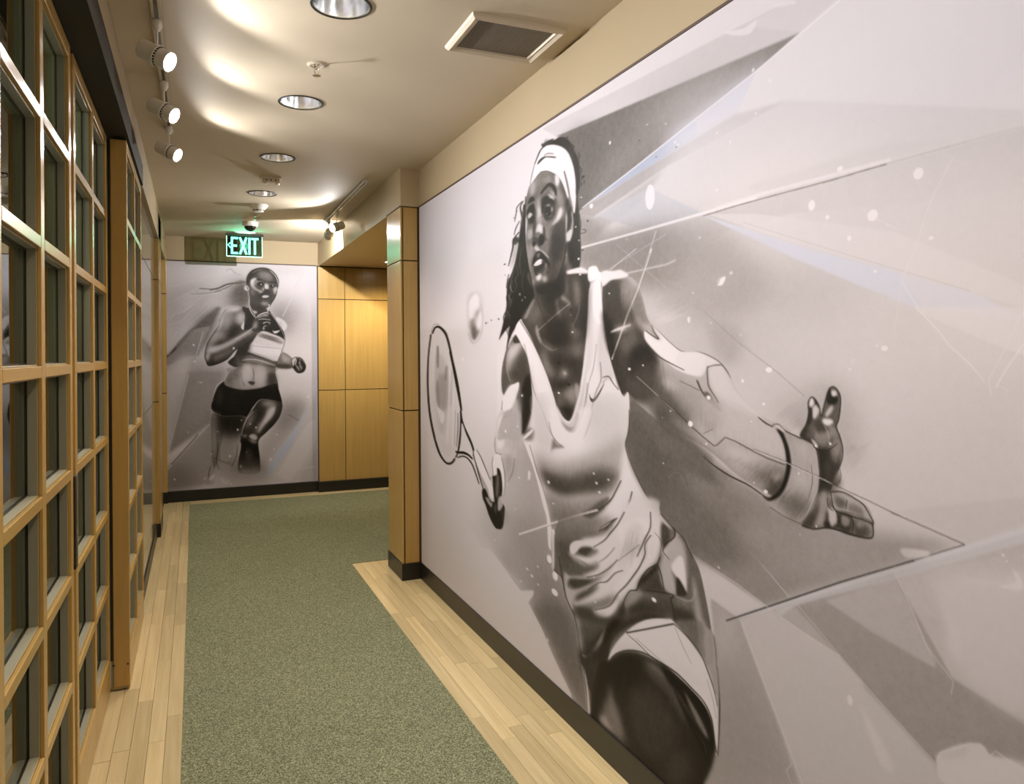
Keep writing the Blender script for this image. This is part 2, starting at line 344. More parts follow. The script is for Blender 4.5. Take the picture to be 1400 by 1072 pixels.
# ------------------------------------------------------------------ murals
class Canvas:
    """Charcoal-print painter: soft polygons and brush strokes on a tone sheet, coordinates in mm on the wall."""
    def __init__(s, W, H, mm, base):
        s.W, s.H, s.k = int(W / mm), int(H / mm) + 1, 1.0 / mm
        s.t = np.full((s.H, s.W), float(base)); s.b = np.zeros((s.H, s.W)); s.clip = None
    def cover(s, poly, pad):
        W, H = s.W, s.H
        x0 = max(0, int(np.floor(poly[:, 0].min())) - pad); x1 = min(W, int(np.ceil(poly[:, 0].max())) + pad + 1)
        y0 = max(0, int(np.floor(poly[:, 1].min())) - pad); y1 = min(H, int(np.ceil(poly[:, 1].max())) + pad + 1)
        if x1 <= x0 or y1 <= y0: return None
        w, h = x1 - x0, y1 - y0
        acc = np.zeros((h, w + 2))
        ax, ay = poly[:, 0] - x0, poly[:, 1] - y0
        bx, by = np.roll(ax, -1), np.roll(ay, -1)
        up = ay > by
        ax, bx = np.where(up, bx, ax), np.where(up, ax, bx)
        ay, by = np.where(up, by, ay), np.where(up, ay, by)
        dy = np.where(by - ay < 1e-9, 1, by - ay)
        for r in range(max(0, int(ay.min())), min(h, int(by.max()) + 1)):
            row = acc[r]
            for q in (1 / 6, .5, 5 / 6):
                y = r + q
                m = (ay <= y) & (by > y)
                if not m.any(): continue
                xs = np.sort(ax[m] + (y - ay[m]) * (bx[m] - ax[m]) / dy[m]).clip(0, w)
                for i in range(0, len(xs) - 1, 2):
                    a, b = xs[i], xs[i + 1]; ia, ib = int(a), int(b)
                    row[ia] += 1 - (a - ia); row[ia + 1] += (a - ia)
                    row[ib] -= 1 - (b - ib); row[ib + 1] -= (b - ib)
        return x0, y0, (np.cumsum(acc[:, :w], 1) / 3).clip(0, 1)
    @staticmethod
    def box(a, r, axis):
        if r < .3: return a
        n = max(3, int(2 * r + 1) | 1); f = min(1., r) if n == 3 else 1.; k = n // 2
        p = [(0, 0)] * 2; p[axis] = (k, k); z = [(0, 0)] * 2; z[axis] = (1, 0)
        c = np.cumsum(np.pad(np.pad(a, p, mode='edge'), z), axis)
        b = (c[n:] - c[:-n]) / n if axis == 0 else (c[:, n:] - c[:, :-n]) / n
        return a * (1 - f) + b * f
    def mask(s, poly, bx, by):
        c = s.cover(poly, int(max(bx, by) * 2 + 2))
        if c is None: return None
        x0, y0, m = c
        for _ in range(3 if max(bx, by) > .3 else 0):
            m = s.box(s.box(m, bx * .62, 1), by * .62, 0)
        return x0, y0, m
    def fill(s, pts, tone, alpha, bx, by, blue, sm):
        p = np.array(pts, float) * s.k
        if sm: p = smooth_closed(p)
        c = s.mask(p, bx * s.k, by * s.k)
        if c is None: return
        x0, y0, m = c; h, w = m.shape; m = m * alpha
        if s.clip is not None: m = m * s.clip[y0:y0 + h, x0:x0 + w]
        v = s.t[y0:y0 + h, x0:x0 + w]; v += (tone - v) * m
        u = s.b[y0:y0 + h, x0:x0 + w]; u += (blue - u) * m
    def draw(s, text):
        rnd = random.Random(5); jx = jy = 1.0; pos = (0, 0)
        def outline(pts, w0, w1, w2):
            n = len(pts); L = []; R = []
            for i, p in enumerate(pts):
                a = pts[max(0, i - 1)]; b = pts[min(n - 1, i + 1)]
                dx, dy = b[0] - a[0], b[1] - a[1]; l = math.hypot(dx, dy) or 1
                t = i / (n - 1); w = (w0 + (w1 - w0) * t * 2 if t < .5 else w1 + (w2 - w1) * (t - .5) * 2) / 2
                L.append((p[0] - dy / l * w, p[1] + dx / l * w)); R.append((p[0] + dy / l * w, p[1] - dx / l * w))
            return [(x * jx, y * jy) for x, y in L + R[::-1]]
        for line in text.strip().split('\n'):
            head, _, tail = line.partition(':'); hd = head.split(); op = hd[0]
            if op == 'B': jx, jy = float(hd[1]), float(hd[2]); continue
            if op == 'E': s.clip = None; continue
            v = [int(q) for q in tail.replace(',', ' ').split()]; n = [float(q) for q in hd[1:]]
            if op == 'd':
                for i in range(0, len(v), 4):
                    x, y, rx, ry = v[i:i + 4]
                    s.fill([(x + math.cos(a * 1.0472 + .3) * rx, y + math.sin(a * 1.0472 + .3) * ry) for a in range(6)], n[0], n[1], .25 * jx, .25 * jy, 0, 1)
                continue
            pts = list(zip(v[::2], v[1::2]))
            if op == 'C':
                c = s.mask(smooth_closed(np.array(pts, float) * s.k), .6, .6)
                s.clip = np.zeros((s.H, s.W)) if s.clip is None else s.clip
                if c:
                    x0, y0, m = c; u = s.clip[y0:y0 + m.shape[0], x0:x0 + m.shape[1]]; np.maximum(u, m, out=u)
            elif op in 'fF':
                s.fill(pts, n[0], n[2], n[1] * jx, n[1] * jy, n[3] if len(n) > 3 else 0, op == 'f')
            elif op in 'sSu':
                tone, w, bl, al = n[:4]; w *= 1.3 if tone < 125 else 1.0; blue = n[4] if len(n) > 4 else 0
                p = [(x / jx, y / jy) for x, y in pts]
                if len(p) == 2 and op == 'u': p = [p[0], ((p[0][0] + p[1][0]) / 2, (p[0][1] + p[1][1]) / 2), p[1]]
                if op in 'su' and len(p) > 2:
                    q = [p[0]] + p + [p[-1]]; dp = []
                    for i in range(1, len(q) - 2):
                        for t in (0, .33, .67):
                            dp.append(tuple(.5 * (2 * b + (c - a) * t + (2 * a - 5 * b + 4 * c - d) * t * t + (-a + 3 * b - 3 * c + d) * t ** 3) for a, b, c, d in zip(*q[i - 1:i + 3])))
                    p = dp + [p[-1]]
                w0, w1, w2 = (w, w * .8, .1 * w) if op == 'u' else (w * .7, w, w * .55) if op == 's' else (w, w, w)
                s.fill(outline(p, w0, w1, w2), tone, al, bl * jx, bl * jy, blue, 0)
            elif op == 'h':
                tone, w, al, cnt, j = n; a, b, c, d = [(x / jx, y / jy) for x, y in pts]
                for i in range(int(cnt)):
                    t = (i + rnd.uniform(-.3, .3)) / max(1, cnt - 1)
                    e = (a[0] + (d[0] - a[0]) * t, a[1] + (d[1] - a[1]) * t); f = (b[0] + (c[0] - b[0]) * t, b[1] + (c[1] - b[1]) * t)
                    k0, k1 = rnd.uniform(0, j), 1 - rnd.uniform(0, j)
                    p = (e[0] + (f[0] - e[0]) * k0, e[1] + (f[1] - e[1]) * k0); q = (e[0] + (f[0] - e[0]) * k1, e[1] + (f[1] - e[1]) * k1)
                    s.fill(outline([p, ((p[0] + q[0]) / 2, (p[1] + q[1]) / 2), q], .3 * w, w, .2 * w), tone, al, .3 * jx, .3 * jy, 0, 0)
    def grain(s, amp, seed):
        """paper tooth and charcoal speckle, strongest in the mid tones"""
        r = np.random.default_rng(seed)
        g = r.normal(0, 1, (s.H, s.W)); g = s.box(s.box(g, .6, 0), .6, 1)
        g2 = r.normal(0, 1, (s.H // 6 + 2, s.W // 6 + 2)); g2 = np.kron(g2, np.ones((6, 6)))[:s.H, :s.W]; g2 = s.box(s.box(g2, 4, 0), 4, 1)
        mid = np.clip((235 - s.t) / 110, .1, 1) * np.clip(s.t / 60, .3, 1)
        s.t += (g * amp + g2 * amp * .55) * mid

def smooth_closed(p, n=5):
    p0 = np.roll(p, 1, 0); p2 = np.roll(p, -1, 0); p3 = np.roll(p, -2, 0)
    return np.stack([.5 * (2 * p + (p2 - p0) * t + (2 * p0 - 5 * p + 4 * p2 - p3) * t * t + (-p0 + 3 * p - 3 * p2 + p3) * t ** 3) for t in np.arange(n) / n], 1).reshape(-1, 2)

def mural_object(name, cv, width, height, step, cols, to_world, depth_dir, label):
    """print sheet: a fine grid of coloured vertices, area-averaged from the painted tones"""
    rows = np.linspace(0, height, int(height / step) + 1)
    def avg(A, edges_lo, edges_hi, axis):
        z = [(0, 0), (0, 0)]; z[axis] = (1, 0); S = np.cumsum(np.pad(A, z), axis); n = A.shape[axis]
        def at(e):
            e = np.clip(e * cv.k, 0, n); i = np.minimum(e.astype(int), n - 1); f = e - i
            return (S[:, i] * (1 - f) + S[:, i + 1] * f) if axis == 1 else (S[i] * (1 - f)[:, None] + S[i + 1] * f[:, None])
        lo, hi = at(edges_lo), at(edges_hi); d = np.maximum((np.clip(edges_hi * cv.k, 0, n) - np.clip(edges_lo * cv.k, 0, n)), 1e-3)
        return (hi - lo) / (d if axis == 1 else d[:, None])
    def edges(c):
        mid = (c[1:] + c[:-1]) / 2; return np.r_[c[0] * .999 - .5, mid], np.r_[mid, c[-1] + .5]
    out = []
    for A in (cv.t, cv.b):
        l, h_ = edges(cols); A = avg(A, l, h_, 1); l, h_ = edges(rows); out.append(avg(A, l, h_, 0))
    t, b = out
    k = [0, 40, 90, 130, 225, 255.]
    rgb = np.stack([np.interp(t, k, [2, 30, 78, 127, 226, 250]) - b * 26, np.interp(t, k, [2, 27, 73, 121, 221, 247]) - b * 12, np.interp(t, k, [1, 22, 67, 117, 225, 252]) + b * 8], -1).clip(0, 255) / 255
    lin = np.where(rgb <= .04045, rgb / 12.92, ((rgb + .055) / 1.055) ** 2.4) * np.array((.77, .755, .775))
    nr, nc = t.shape
    Xg, Yg = np.meshgrid(cols / 1000, rows / 1000)
    co = to_world(Xg.ravel(), Yg.ravel())
    idx = np.arange(nr * nc).reshape(nr, nc)
    quads = np.stack([idx[:-1, :-1], idx[1:, :-1], idx[1:, 1:], idx[:-1, 1:]], -1).reshape(-1, 4)
    me = bpy.data.meshes.new(name); nq = len(quads)
    me.vertices.add(len(co)); me.vertices.foreach_set('co', co.astype(np.float32).ravel())
    me.loops.add(nq * 4); me.loops.foreach_set('vertex_index', quads.astype(np.int32).ravel())
    me.polygons.add(nq); me.polygons.foreach_set('loop_start', np.arange(0, nq * 4, 4, dtype=np.int32))
    me.update(calc_edges=True)
    ca = me.color_attributes.new('print', 'FLOAT_COLOR', 'POINT')
    ca.data.foreach_set('color', np.c_[lin.reshape(-1, 3), np.ones(nr * nc)].astype(np.float32).ravel())
    me.materials.append(M['print'])
    root = tag(link(name, me), label, 'mural')
    a, z = co.reshape(nr, nc, 3)[0, 0], co.reshape(nr, nc, 3)[-1, -1]
    lo = np.minimum(a, z); hi = np.maximum(a, z); d = np.array(depth_dir)
    box('backing', tuple(np.minimum(lo + d * .0004, lo + d * .004)), tuple(np.maximum(hi + d * .0004, hi + d * .004)), M['white'], root)
    return root
TENNIS = """
B 1.93 1.62
f 206 60 1:2303,548 3157,607 4272,584 4265,1846 3415,2284 2786,1496
B 3.67 2.22
f 196 40 .8:2303,548 2797,617 3542,875 3427,1049 2792,1020 2299,801
f 192 30 .7:2303,576 3157,668 3153,1016 2793,973
B 12.22 4.05
f 212 30 .7:37,-206 1591,-70 1582,447 704,706 102,670
B 10.24 3.72
f 205 12 .5:961,520 1490,469 1482,930 1181,925
B 3.39 2.13
F 206 1 1:1927,10 3387,93 3555,166 3425,188 2056,78
B 2.47 1.82
F 214 2 .9:3212,89 3387,93 3555,166 3425,188
B 4.73 2.52
F 118 1 1:2056,78 3425,188 3263,228 2668,344 2229,430 2227,588 2110,573 2118,95
B 3.02 2.01
f 205 45 .75:3003,175 3426,176 3453,211 3210,253 3001,304 2900,234
B 3.75 2.24
f 176 40 .6:2692,138 3096,158 3095,283 2789,310
B 5.88 2.81
f 105 14 .7:2147,105 2368,139 2466,300 2364,416 2229,430 2174,286
B 5.03 2.60
f 150 20 .5:2365,353 2583,245 2730,284 2581,351 2364,403
B 4.02 2.32
F 168 3 1:2229,430 2581,380 2881,349 3182,318 3384,344 2844,388 2389,470
F 196 1 1 .9:2263,415 2668,344 3001,279 3001,334 2881,349 2581,383
B 3.24 2.09
f 222 16 .9 .6:2845,303 3001,279 3263,228 3313,287 3182,318 2968,340
B 4.75 2.53
f 190 4 .6 .9:2312,406 2668,353 2845,324 2581,374
B 1.89 1.59
F 222 2 1:3263,228 3556,151 3976,338 3975,577 3679,572 3182,322
B 3.98 2.31
F 172 3 .9:2338,444 2581,383 2881,352 3182,320 3384,344 2844,383 2389,473
B 3.14 2.06
f 222 40 .9:2899,317 3262,297 3451,341 3123,433 2862,413
B 2.75 1.92
F 213 2 1:2364,466 2844,388 3384,344 3975,547 3975,576 3679,572 3092,551 2269,569 2270,463
B 5.11 2.62
F 176 4 .8:2229,430 2389,470 2844,388 2708,468 2269,560
B 4.33 2.41
F 198 1 .8 .35:2389,464 2748,432 3030,569 2727,574
B 2.59 1.87
f 213 30 .9:2748,432 3262,377 3680,466 3679,567 3122,547
B 2.16 1.71
F 206 3 .7:3207,527 3671,528 3819,560 3310,566
F 196 2 .7:2227,568 3092,566 3679,574 3963,573 3975,576 3974,685 3759,668 3382,630 3091,638 2226,640
B 1.63 1.48
f 208 60 .9:3382,597 3975,589 3973,890 3677,797
B 4.86 2.56
f 140 20 .7:2227,568 2786,581 2895,702 2642,720 2226,640
B 4.11 2.35
f 150 26 .45:2227,548 2998,574 3149,703 2704,782
B 2.38 1.79
f 180 40 .6:3258,770 3490,777 3659,883 3488,969 3256,913
B 1.84 1.58
f 204 50 .6:3510,858 3757,875 3830,986 3586,985
B 2.22 1.73
F 216 1 1 .5:3014,566 3415,715 3702,811 3757,896 3588,826 3403,747
B 1.48 1.42
F 216 1 .9 .3:3702,811 3866,866 3972,926 3972,986 3757,896
B 1.87 1.59
F 213 1 .8:3046,572 3415,715 3702,811 3866,866 3973,908 3973,866 3678,718 3259,609
B 3.66 2.22
f 205 1 .6 .6:2879,501 3014,557 3046,580 2897,517
B 4.33 2.41
S 228 2.2 .4 .9:2269,569 3092,568
B 3.90 2.29
S 235 2.6 .5 1:2269,567 2686,568 3092,567 3260,566
B 2.52 1.84
S 226 4 .5 .8:3092,563 3285,559 3679,565
S 118 1.1 .4 .9:3030,575 3206,572 3522,574 3670,572
B 1.67 1.50
S 160 .9 .4 .8:3670,572 3767,572 3854,571
B 1.40 1.37
S 178 .8 .4 .6:3854,571 3894,571 3963,573
B 3.46 2.15
S 238 1.6 .4 .9:2285,416 2668,344 3001,279 3263,228 3546,162
B 2.06 1.67
S 178 .7 .3 .7:3206,623 3560,755 3859,863
B 2.91 1.98
d 233 .9:2751,465,28,42 3107,775,16,13 3454,622,11,13 3632,677,14,13 2495,219,7,7 3503,659,6,5 3567,718,6,6 3542,553,9,6 3747,610,12,12 3775,748,6,3 2956,877,8,9 2737,222,4,2 2842,249,4,2 3095,511,4,3 3013,637,6,4 2979,800,5,3 2604,583,7,3 2351,421,10,8 2893,321,5,3 2909,333,5,3 3097,348,4,3 3259,340,4,3 3313,271,5,5 3155,388,3,5 3705,444,2,1 3250,221,5,5 3638,802,5,3
f 228 .6 .8:3134,72 3211,94 3265,93 3238,118 3170,96
B 2.55 1.85
f 226 .6 .8:3315,79 3387,93 3409,109 3363,98
B 4.92 2.57
d 50 .8:2326,472,5,3 2283,297,5,8 2258,330,6,9 2788,342,3,2 2689,261,3,2 2899,338,3,2
B 1.67 1.50
S 226 .8 .3 .7:3826,595 3782,659 3759,710 3739,762 3706,829
S 230 .9 .3 .8:3706,829 3734,874 3757,903 3813,972
B 1.86 1.58
S 224 .8 .3 .7:3643,687 3703,722 3665,702
S 222 .8 .3 .6:3706,829 3684,942
B 1.33 1.34
S 225 1 .3 .7:3917,980 3973,878
B 4.52 2.47
S 222 .8 .3 .8:2786,581 2725,672 2528,971
S 200 .7 .3 .6:2461,678 2842,600
B 3.35 2.13
S 165 .7 .3 .6:2858,762 3073,887 3242,976
B 1.46 1.40
F 208 2 1:3748,887 3970,929 3969,1023 3886,1035 3783,943
F 216 1 .8:3735,887 3970,901 3969,990 3927,976 3771,910
B 1.58 1.46
f 202 30 .8:3541,1027 3886,1033 3968,1165 3967,1292 3842,1356 3539,1289
B 1.95 1.62
f 206 50 .8:3260,900 3684,884 3747,942 3881,1035 3682,1120 3374,1037
B 3.27 2.10
f 188 30 .6:2935,855 3198,869 3197,1013 3036,984
f 160 9 .5:3050,892 3187,919 3175,1006 3096,991
B 2.25 1.75
f 165 22 .6:3427,1081 3494,1047 3563,1075 3592,1162 3554,1262 3460,1175 3354,1178
B 2.53 1.85
f 178 30 .5:3258,1124 3427,1062 3460,1137 3354,1178
h 140 .7 0.30 34 .3:3297,1163 3427,1081 3493,1134 3408,1193
B 2.18 1.72
h 150 .7 0.27 30 .35:3427,1068 3541,1052 3592,1174 3539,1265
h 160 .8 0.24 14 .3:3539,1240 3635,1164 3613,1207 3547,1270
B 2.86 1.96
S 150 .9 .3 .8:3026,852 3176,948 3328,1028 3427,1088
B 1.82 1.57
S 210 .8 .3 .7:3701,885 3687,934
B 1.57 1.45
S 228 1 .3 .9:3738,887 3783,929 3817,970 3860,1008 3886,1038
B 1.38 1.36
S 222 1.2 .3 .7:3961,905 3922,981 3894,1035 3899,1064
S 226 2 .5 .7:3960,967 3927,1014 3907,1049
S 224 .9 .3 .7:3869,1272 3925,1303
S 224 1 .3 .7:3912,1044 3931,1053
B 2.37 1.79
d 228 .9:3302,1025,13,7 3661,972,9,6 2958,878,8,10 3198,1058,5,4 3281,1116,6,3 3566,1019,4,2 3641,966,3,2 3924,1300,2,2 3192,931,3,2 3061,892,2,2 3629,935,1,1
B 2.07 1.67
s 222 1 .2 .9:3570,1000 3575,997 3580,1000 3576,1005 3570,1000
B 2.79 1.94
F 150 10 1:2630,1292 3371,1398 3626,1388 3842,1358 3273,1653 2953,1592 2627,1581
B 3.65 2.23
f 128 40 .9:2696,1294 3032,1357 3126,1476 3169,1620 2953,1600 2725,1508
f 118 26 .6:2726,1404 2955,1416 3102,1556 2927,1550
B 2.11 1.69
f 168 40 .8:3370,1424 3653,1393 3791,1378 3537,1505 3370,1504
B 2.87 1.98
f 160 30 .4:3170,1496 3369,1584 3273,1646 3147,1604
F 146 2 .5:3170,1503 3369,1601 3283,1650 3113,1613
B 1.47 1.41
F 197 2 1:3661,1329 3968,1242 3967,1289 3847,1356
B 2.59 1.88
F 188 2 1:2953,1590 3283,1652 3967,1294 3964,1767 2745,2411 2920,2197 3086,1891 3053,1698
B 3.24 2.10
F 206 3 1:2951,1593 3283,1652 3123,1740 3041,1709
F 172 2 1:3053,1698 3179,1718 3200,1755 3404,2063 2775,2395 2984,2269 3082,2120 3084,1892
f 160 24 .7:3086,1967 3199,1848 3270,1960 3327,2070 3163,2190 3022,2264
f 196 14 .5:3082,1742 3157,1718 3167,1802 3087,1861
B 2.19 1.73
F 198 2 1:3179,1722 3297,1656 3535,1692 3770,1822 3793,1858 3404,2063
f 198 30 .7:3420,1828 3676,1834 3676,1920 3452,2038
B 2.44 1.82
F 180 1 .9:3297,1654 3395,1609 3535,1692
B 1.66 1.50
F 166 2 1:3395,1609 3680,1455 3818,1632 3965,1663 3964,1725 3881,1736 3776,1819 3535,1692
B 1.53 1.44
F 156 6 .8:3595,1732 3818,1632 3965,1663 3964,1715 3776,1816
B 1.74 1.54
F 160 2 .85:3386,1618 3536,1566 3778,1626 3818,1632 3965,1663 3776,1816
F 184 2 .9:3489,1574 3686,1465 3778,1610 3778,1626 3624,1604
B 1.47 1.41
F 192 2 .9:3686,1465 3967,1341 3965,1649 3818,1632
f 208 16 .7:3773,1446 3858,1408 3966,1412 3965,1630 3845,1621 3807,1521
f 214 8 .5:3796,1477 3835,1537 3835,1584 3812,1592 3802,1528
f 216 5 .5:3830,1431 3909,1414 3952,1421 3953,1378 3909,1419
B 1.89 1.60
F 206 1 .7 .2:3312,1649 3680,1452 3972,1298 3972,1321 3679,1472 3386,1618 3340,1659
F 212 1 .9 .2:3123,1742 3456,1562 3847,1357 3972,1291 3972,1303 3768,1410 3368,1617 3292,1660
B 2.36 1.79
S 62 1.5 .4 .95 .3:3123,1741 3293,1649 3537,1516 3731,1417
B 1.61 1.48
S 100 1.1 .4 .9 .3:3731,1417 3803,1379 3844,1358
S 110 1.2 .4 .9:3674,1327 3774,1345 3843,1358
S 210 1 .4 .8:3633,1317 3744,1332 3847,1351
B 2.79 1.95
S 222 1 .3 .8:3170,1496 3274,1545 3369,1601
B 2.02 1.66
S 215 .9 .3 .8:3395,1610 3535,1692 3650,1755 3776,1819
B 2.75 1.93
S 212 1.2 .4 .9:2953,1590 3169,1623 3288,1650 3421,1676 3535,1692
S 160 .9 .3 .6:3179,1722 3200,1762 3300,1905 3404,2063
S 215 1 .3 .8:3189,1722 3290,1875 3365,1984 3413,2058
B 1.68 1.51
S 214 1.1 .4 .8:3683,1457 3718,1511 3760,1590 3818,1637 3812,1665
B 3.15 2.07
S 205 .8 .3 .6:3107,1629 3168,1715
B 1.73 1.53
f 216 1 .8:3701,1399 3762,1390 3765,1398 3762,1402 3719,1415 3703,1413
B 2.34 1.78
d 222 .9:3560,1783,8,12 3170,1493,7,5 3085,1550,6,5 3091,1598,6,4 3408,1435,3,2 3461,1403,3,3 3919,1360,3,3 3926,1370,2,2 2930,1491,4,2
B 1.95 1.63
f 212 3 .7:3587,1782 3608,1797 3663,1858 3676,1891 3642,1885 3608,1826
B 1.46 1.41
f 212 2 .9:3779,1812 3788,1792 3833,1754 3876,1734 3891,1746 3931,1736 3969,1741 3969,1765 3805,1852
B 1.56 1.46
f 190 3 .6:3794,1794 3844,1754 3839,1772 3799,1799
S 218 1.5 .4 .8:3779,1817 3788,1792 3850,1745 3871,1736 3891,1749 3902,1734 3955,1744
B 1.34 1.35
f 218 1 .8:3936,1382 3953,1397 3952,1416 3909,1421 3943,1405
B 2.54 1.86
S 214 1 .3 .8:3365,2007 3374,2023 3355,2049 3373,2073 3404,2061
B 10.49 3.78
F 216 2 1:12,808 1385,854 1365,1932 1652,2081 2162,2358 -29,2394
B 7.37 3.17
f 172 22 1:1582,1409 1986,1306 2068,1702 2246,2010 2276,2414 2162,2358 1925,2232 1757,2103 1652,2081 1300,1982
B 9.68 3.63
f 190 16 .8:1274,1633 1636,1490 1630,1794 1333,1951 1099,1894
B 7.72 3.24
f 150 18 .6:1518,1774 1980,1701 2064,1904 1734,1941
B 6.64 3.01
f 132 22 .75:1759,1998 2107,1902 2263,2149 2276,2369 2162,2335 1972,2176
B 10.35 3.76
F 205 6 .7:836,1858 1268,1954 1625,2078 1267,2038
B 7.88 3.28
F 218 .5 1:1639,2085 1801,2036 1796,2058 1736,2109 1879,2188 2141,2367 1827,2411 1510,2245
B 9.37 3.58
S 222 1.5 .3 .8:1268,1990 1652,2081
S 205 1 .3 .7:1455,2024 1653,2048
B 7.25 3.15
S 216 1.2 .3 .8:1757,2108 1879,2178 1993,2257 2141,2358
S 150 .8 .3 .6:1657,1832 1931,1871 2086,1918
B 7.84 3.27
d 226 .9:1965,1854,25,18 2015,1982,31,14 2020,1911,26,20 1733,1957,13,5 1784,1975,15,6 1847,1917,10,4 1850,1995,10,4 1658,2033,11,4 1761,1527,13,23 1648,1555,11,4 1598,1708,8,3 1964,1525,11,9 2003,1612,7,3 1333,1915,10,4
B 7.13 3.12
S 214 2.6 .3 1:1643,1822 1838,1755 2068,1673 2288,1597
S 130 .8 .3 .6:1643,1825 1934,1724 2152,1649
f 112 10 .85:1782,2127 1974,2027 2186,2038 2278,2233 2297,2369 2192,2346 2016,2239 1903,2170
B 8.86 3.48
F 216 .8 .95:1268,1978 1455,2024 1652,2081 1801,2036 1796,2058 1736,2109 1879,2178 1993,2257 2166,2357 2140,2438 1258,2468 -87,2441 295,2135
B 7.24 3.15
S 224 1.2 .3 .9:1736,2111 1879,2178 1993,2257 2162,2354
d 226 .9:1755,2166,10,4 1944,2207,7,8
B 12.41 4.10
f 206 20 .8:548,845 1109,857 1136,943 826,994 673,949
B 10.44 3.76
f 212 24 .6:1019,880 1434,843 1455,1012 1047,973
f 205 10 .6:1305,829 1434,810 1420,871
B 11.32 3.91
f 196 3 .9:946,673 1054,644 1170,679 1182,794 1166,873 1093,917 1018,916 958,857
f 228 2 .9:977,691 1069,656 1127,680 1111,745 1006,791 968,763
f 120 3 .8:990,806 1051,788 1065,860 1094,851 1138,858 1049,911 1019,906 989,869
f 88 3 .8:1028,828 1065,825 1087,851 1071,896 1031,901
f 110 4 .7:1067,763 1111,740 1126,751 1081,789
f 226 2 .9:1110,786 1154,753 1168,808 1124,847 1095,826
f 224 2 1:958,847 988,879 1018,911 1093,912 1167,858 1182,794 1152,863 1079,904 1031,903 996,874 966,837
s 150 .6 .3 .8:950,857 1018,917 1108,907 1174,854 1182,774 1162,713
s 165 .5 .3 .6:952,752 961,690 1054,647
B 12.47 4.11
d 225 .9:858,1007,15,12 832,1097,7,2 910,854,8,3 934,864,8,3 758,993,7,2
B 10.19 3.71
d 50 .9:1230,820,10,4 1305,808,8,3 1406,806,10,4 1251,816,5,2
B 14.39 4.42
f 206 3 .9:264,851 370,823 519,850 634,991 722,1148 771,1315 736,1502 621,1587 454,1562 303,1425 218,1196
f 186 3 .8:339,1022 492,991 595,1108 581,1284 505,1467 382,1388
f 150 4 .8:398,1128 499,1096 575,1123 592,1225 533,1317 435,1293
f 120 1 .8:372,938 413,938 410,1052 370,1052
f 135 1.4 .8:367,1144 408,1158 435,1293 384,1304 345,1206
f 120 1.2 .6:538,1065 586,1050 575,1123 527,1139
f 220 1 .9:343,1280 404,1310 503,1333 512,1370 462,1404 413,1370
h 150 .6 .35 9 .15:333,853 340,1422 626,1383 524,858
B 15.68 4.61
S 222 .9 .3 .9:332,884 273,1147
B 13.92 4.35
S 224 .9 .3 .9:634,1020 566,1520
S 224 1 .3 .9:708,1177 668,1523
S 130 .6 .3 .7:669,1077 646,1280
S 130 .6 .3 .7:727,1304 705,1505
B 15.05 4.52
s 38 2.6 .3 1:248,851 190,991 169,1166 203,1339 286,1473 403,1583 516,1626 597,1629 667,1610 712,1583
B 16.27 4.69
s 150 .9 .3 .9:226,866 200,1007 191,1150
s 210 .9 .3 .9:269,882 232,1038 229,1196 268,1334
B 14.77 4.48
s 215 1 .3 .9:328,1500 453,1577 574,1607
s 40 2.6 .3 1:280,848 334,814 406,809 486,827 567,866 635,948 688,1034 745,1119
B 13.11 4.21
s 30 3.4 .3 1:635,962 714,1077 786,1202 832,1297
B 15.42 4.57
s 165 1.6 .4 .9:248,843 303,798 376,790 446,805
B 12.05 4.05
s 36 2.6 .3 1:819,1298 839,1352 896,1402 988,1461 1030,1503 1037,1538
s 40 2.2 .3 1:819,1298 821,1381 802,1466 766,1541 721,1577
B 13.01 4.20
s 90 1 .3 .9:771,1315 769,1413 740,1515
f 214 .6 1:839,1366 912,1428 999,1500 967,1517 844,1518 801,1536 824,1450
s 36 2.8 .3 1:722,1543 792,1540 865,1532 947,1535 1014,1549
B 11.96 4.03
s 60 1.8 .3 1:757,1573 843,1554 926,1554 1005,1579 1063,1624 1111,1669
s 200 1 .3 1:757,1559 852,1544 958,1548
B 10.73 3.82
f 226 .6 1:1030,1503 1092,1505 1151,1534 1222,1588 1291,1641 1331,1684 1303,1714 1248,1686 1156,1624 1068,1571
f 170 .8 .9:1064,1571 1156,1624 1248,1679 1234,1714 1177,1685 1104,1631
s 45 1.4 .3 .9:1022,1524 1068,1571 1119,1629 1170,1686
s 60 1 .3 .9:1077,1491 1143,1524 1215,1577 1277,1624
B 9.14 3.52
f 205 1 1:1427,1255 1375,1304 1347,1390 1345,1469 1406,1487 1456,1532 1487,1615 1553,1568 1594,1501 1626,1405 1673,1322 1696,1261 1712,1200 1560,1184 1462,1215
f 160 5 .8:1543,1247 1621,1254 1651,1294 1626,1405 1555,1469 1588,1354 1542,1297
f 150 6 .7:1473,1479 1579,1466 1577,1527 1496,1601 1472,1555
f 185 4 .7:1493,1338 1589,1342 1556,1419 1474,1428
f 226 2 .9:1392,1309 1460,1291 1458,1424 1372,1440
f 222 1.5 .8:1493,1307 1541,1328 1508,1374 1484,1358
f 100 1.5 .9:1460,1297 1543,1247 1559,1252 1493,1288
f 228 .6 1:1454,1202 1560,1197 1559,1221 1527,1255 1461,1253
s 80 .9 .3 .9:1448,1209 1436,1254
B 9.78 3.65
s 90 .7 .3 .9:1345,1469 1372,1475 1432,1471
s 80 .6 .3 .7:1347,1397 1341,1436 1351,1468
s 110 .6 .3 .8:1543,1229 1460,1291 1426,1325 1391,1373
f 228 .7 1:1318,1498 1389,1476 1431,1497 1463,1568 1471,1630 1453,1665 1420,1664 1387,1580 1316,1590 1299,1546
s 70 .6 .3 .8:1318,1498 1303,1539 1316,1590 1280,1615
s 70 .6 .3 .8:1431,1490 1469,1555 1474,1617 1453,1671
B 8.97 3.49
s 80 .6 .3 .8:1594,1470 1569,1541 1504,1600
B 9.83 3.66
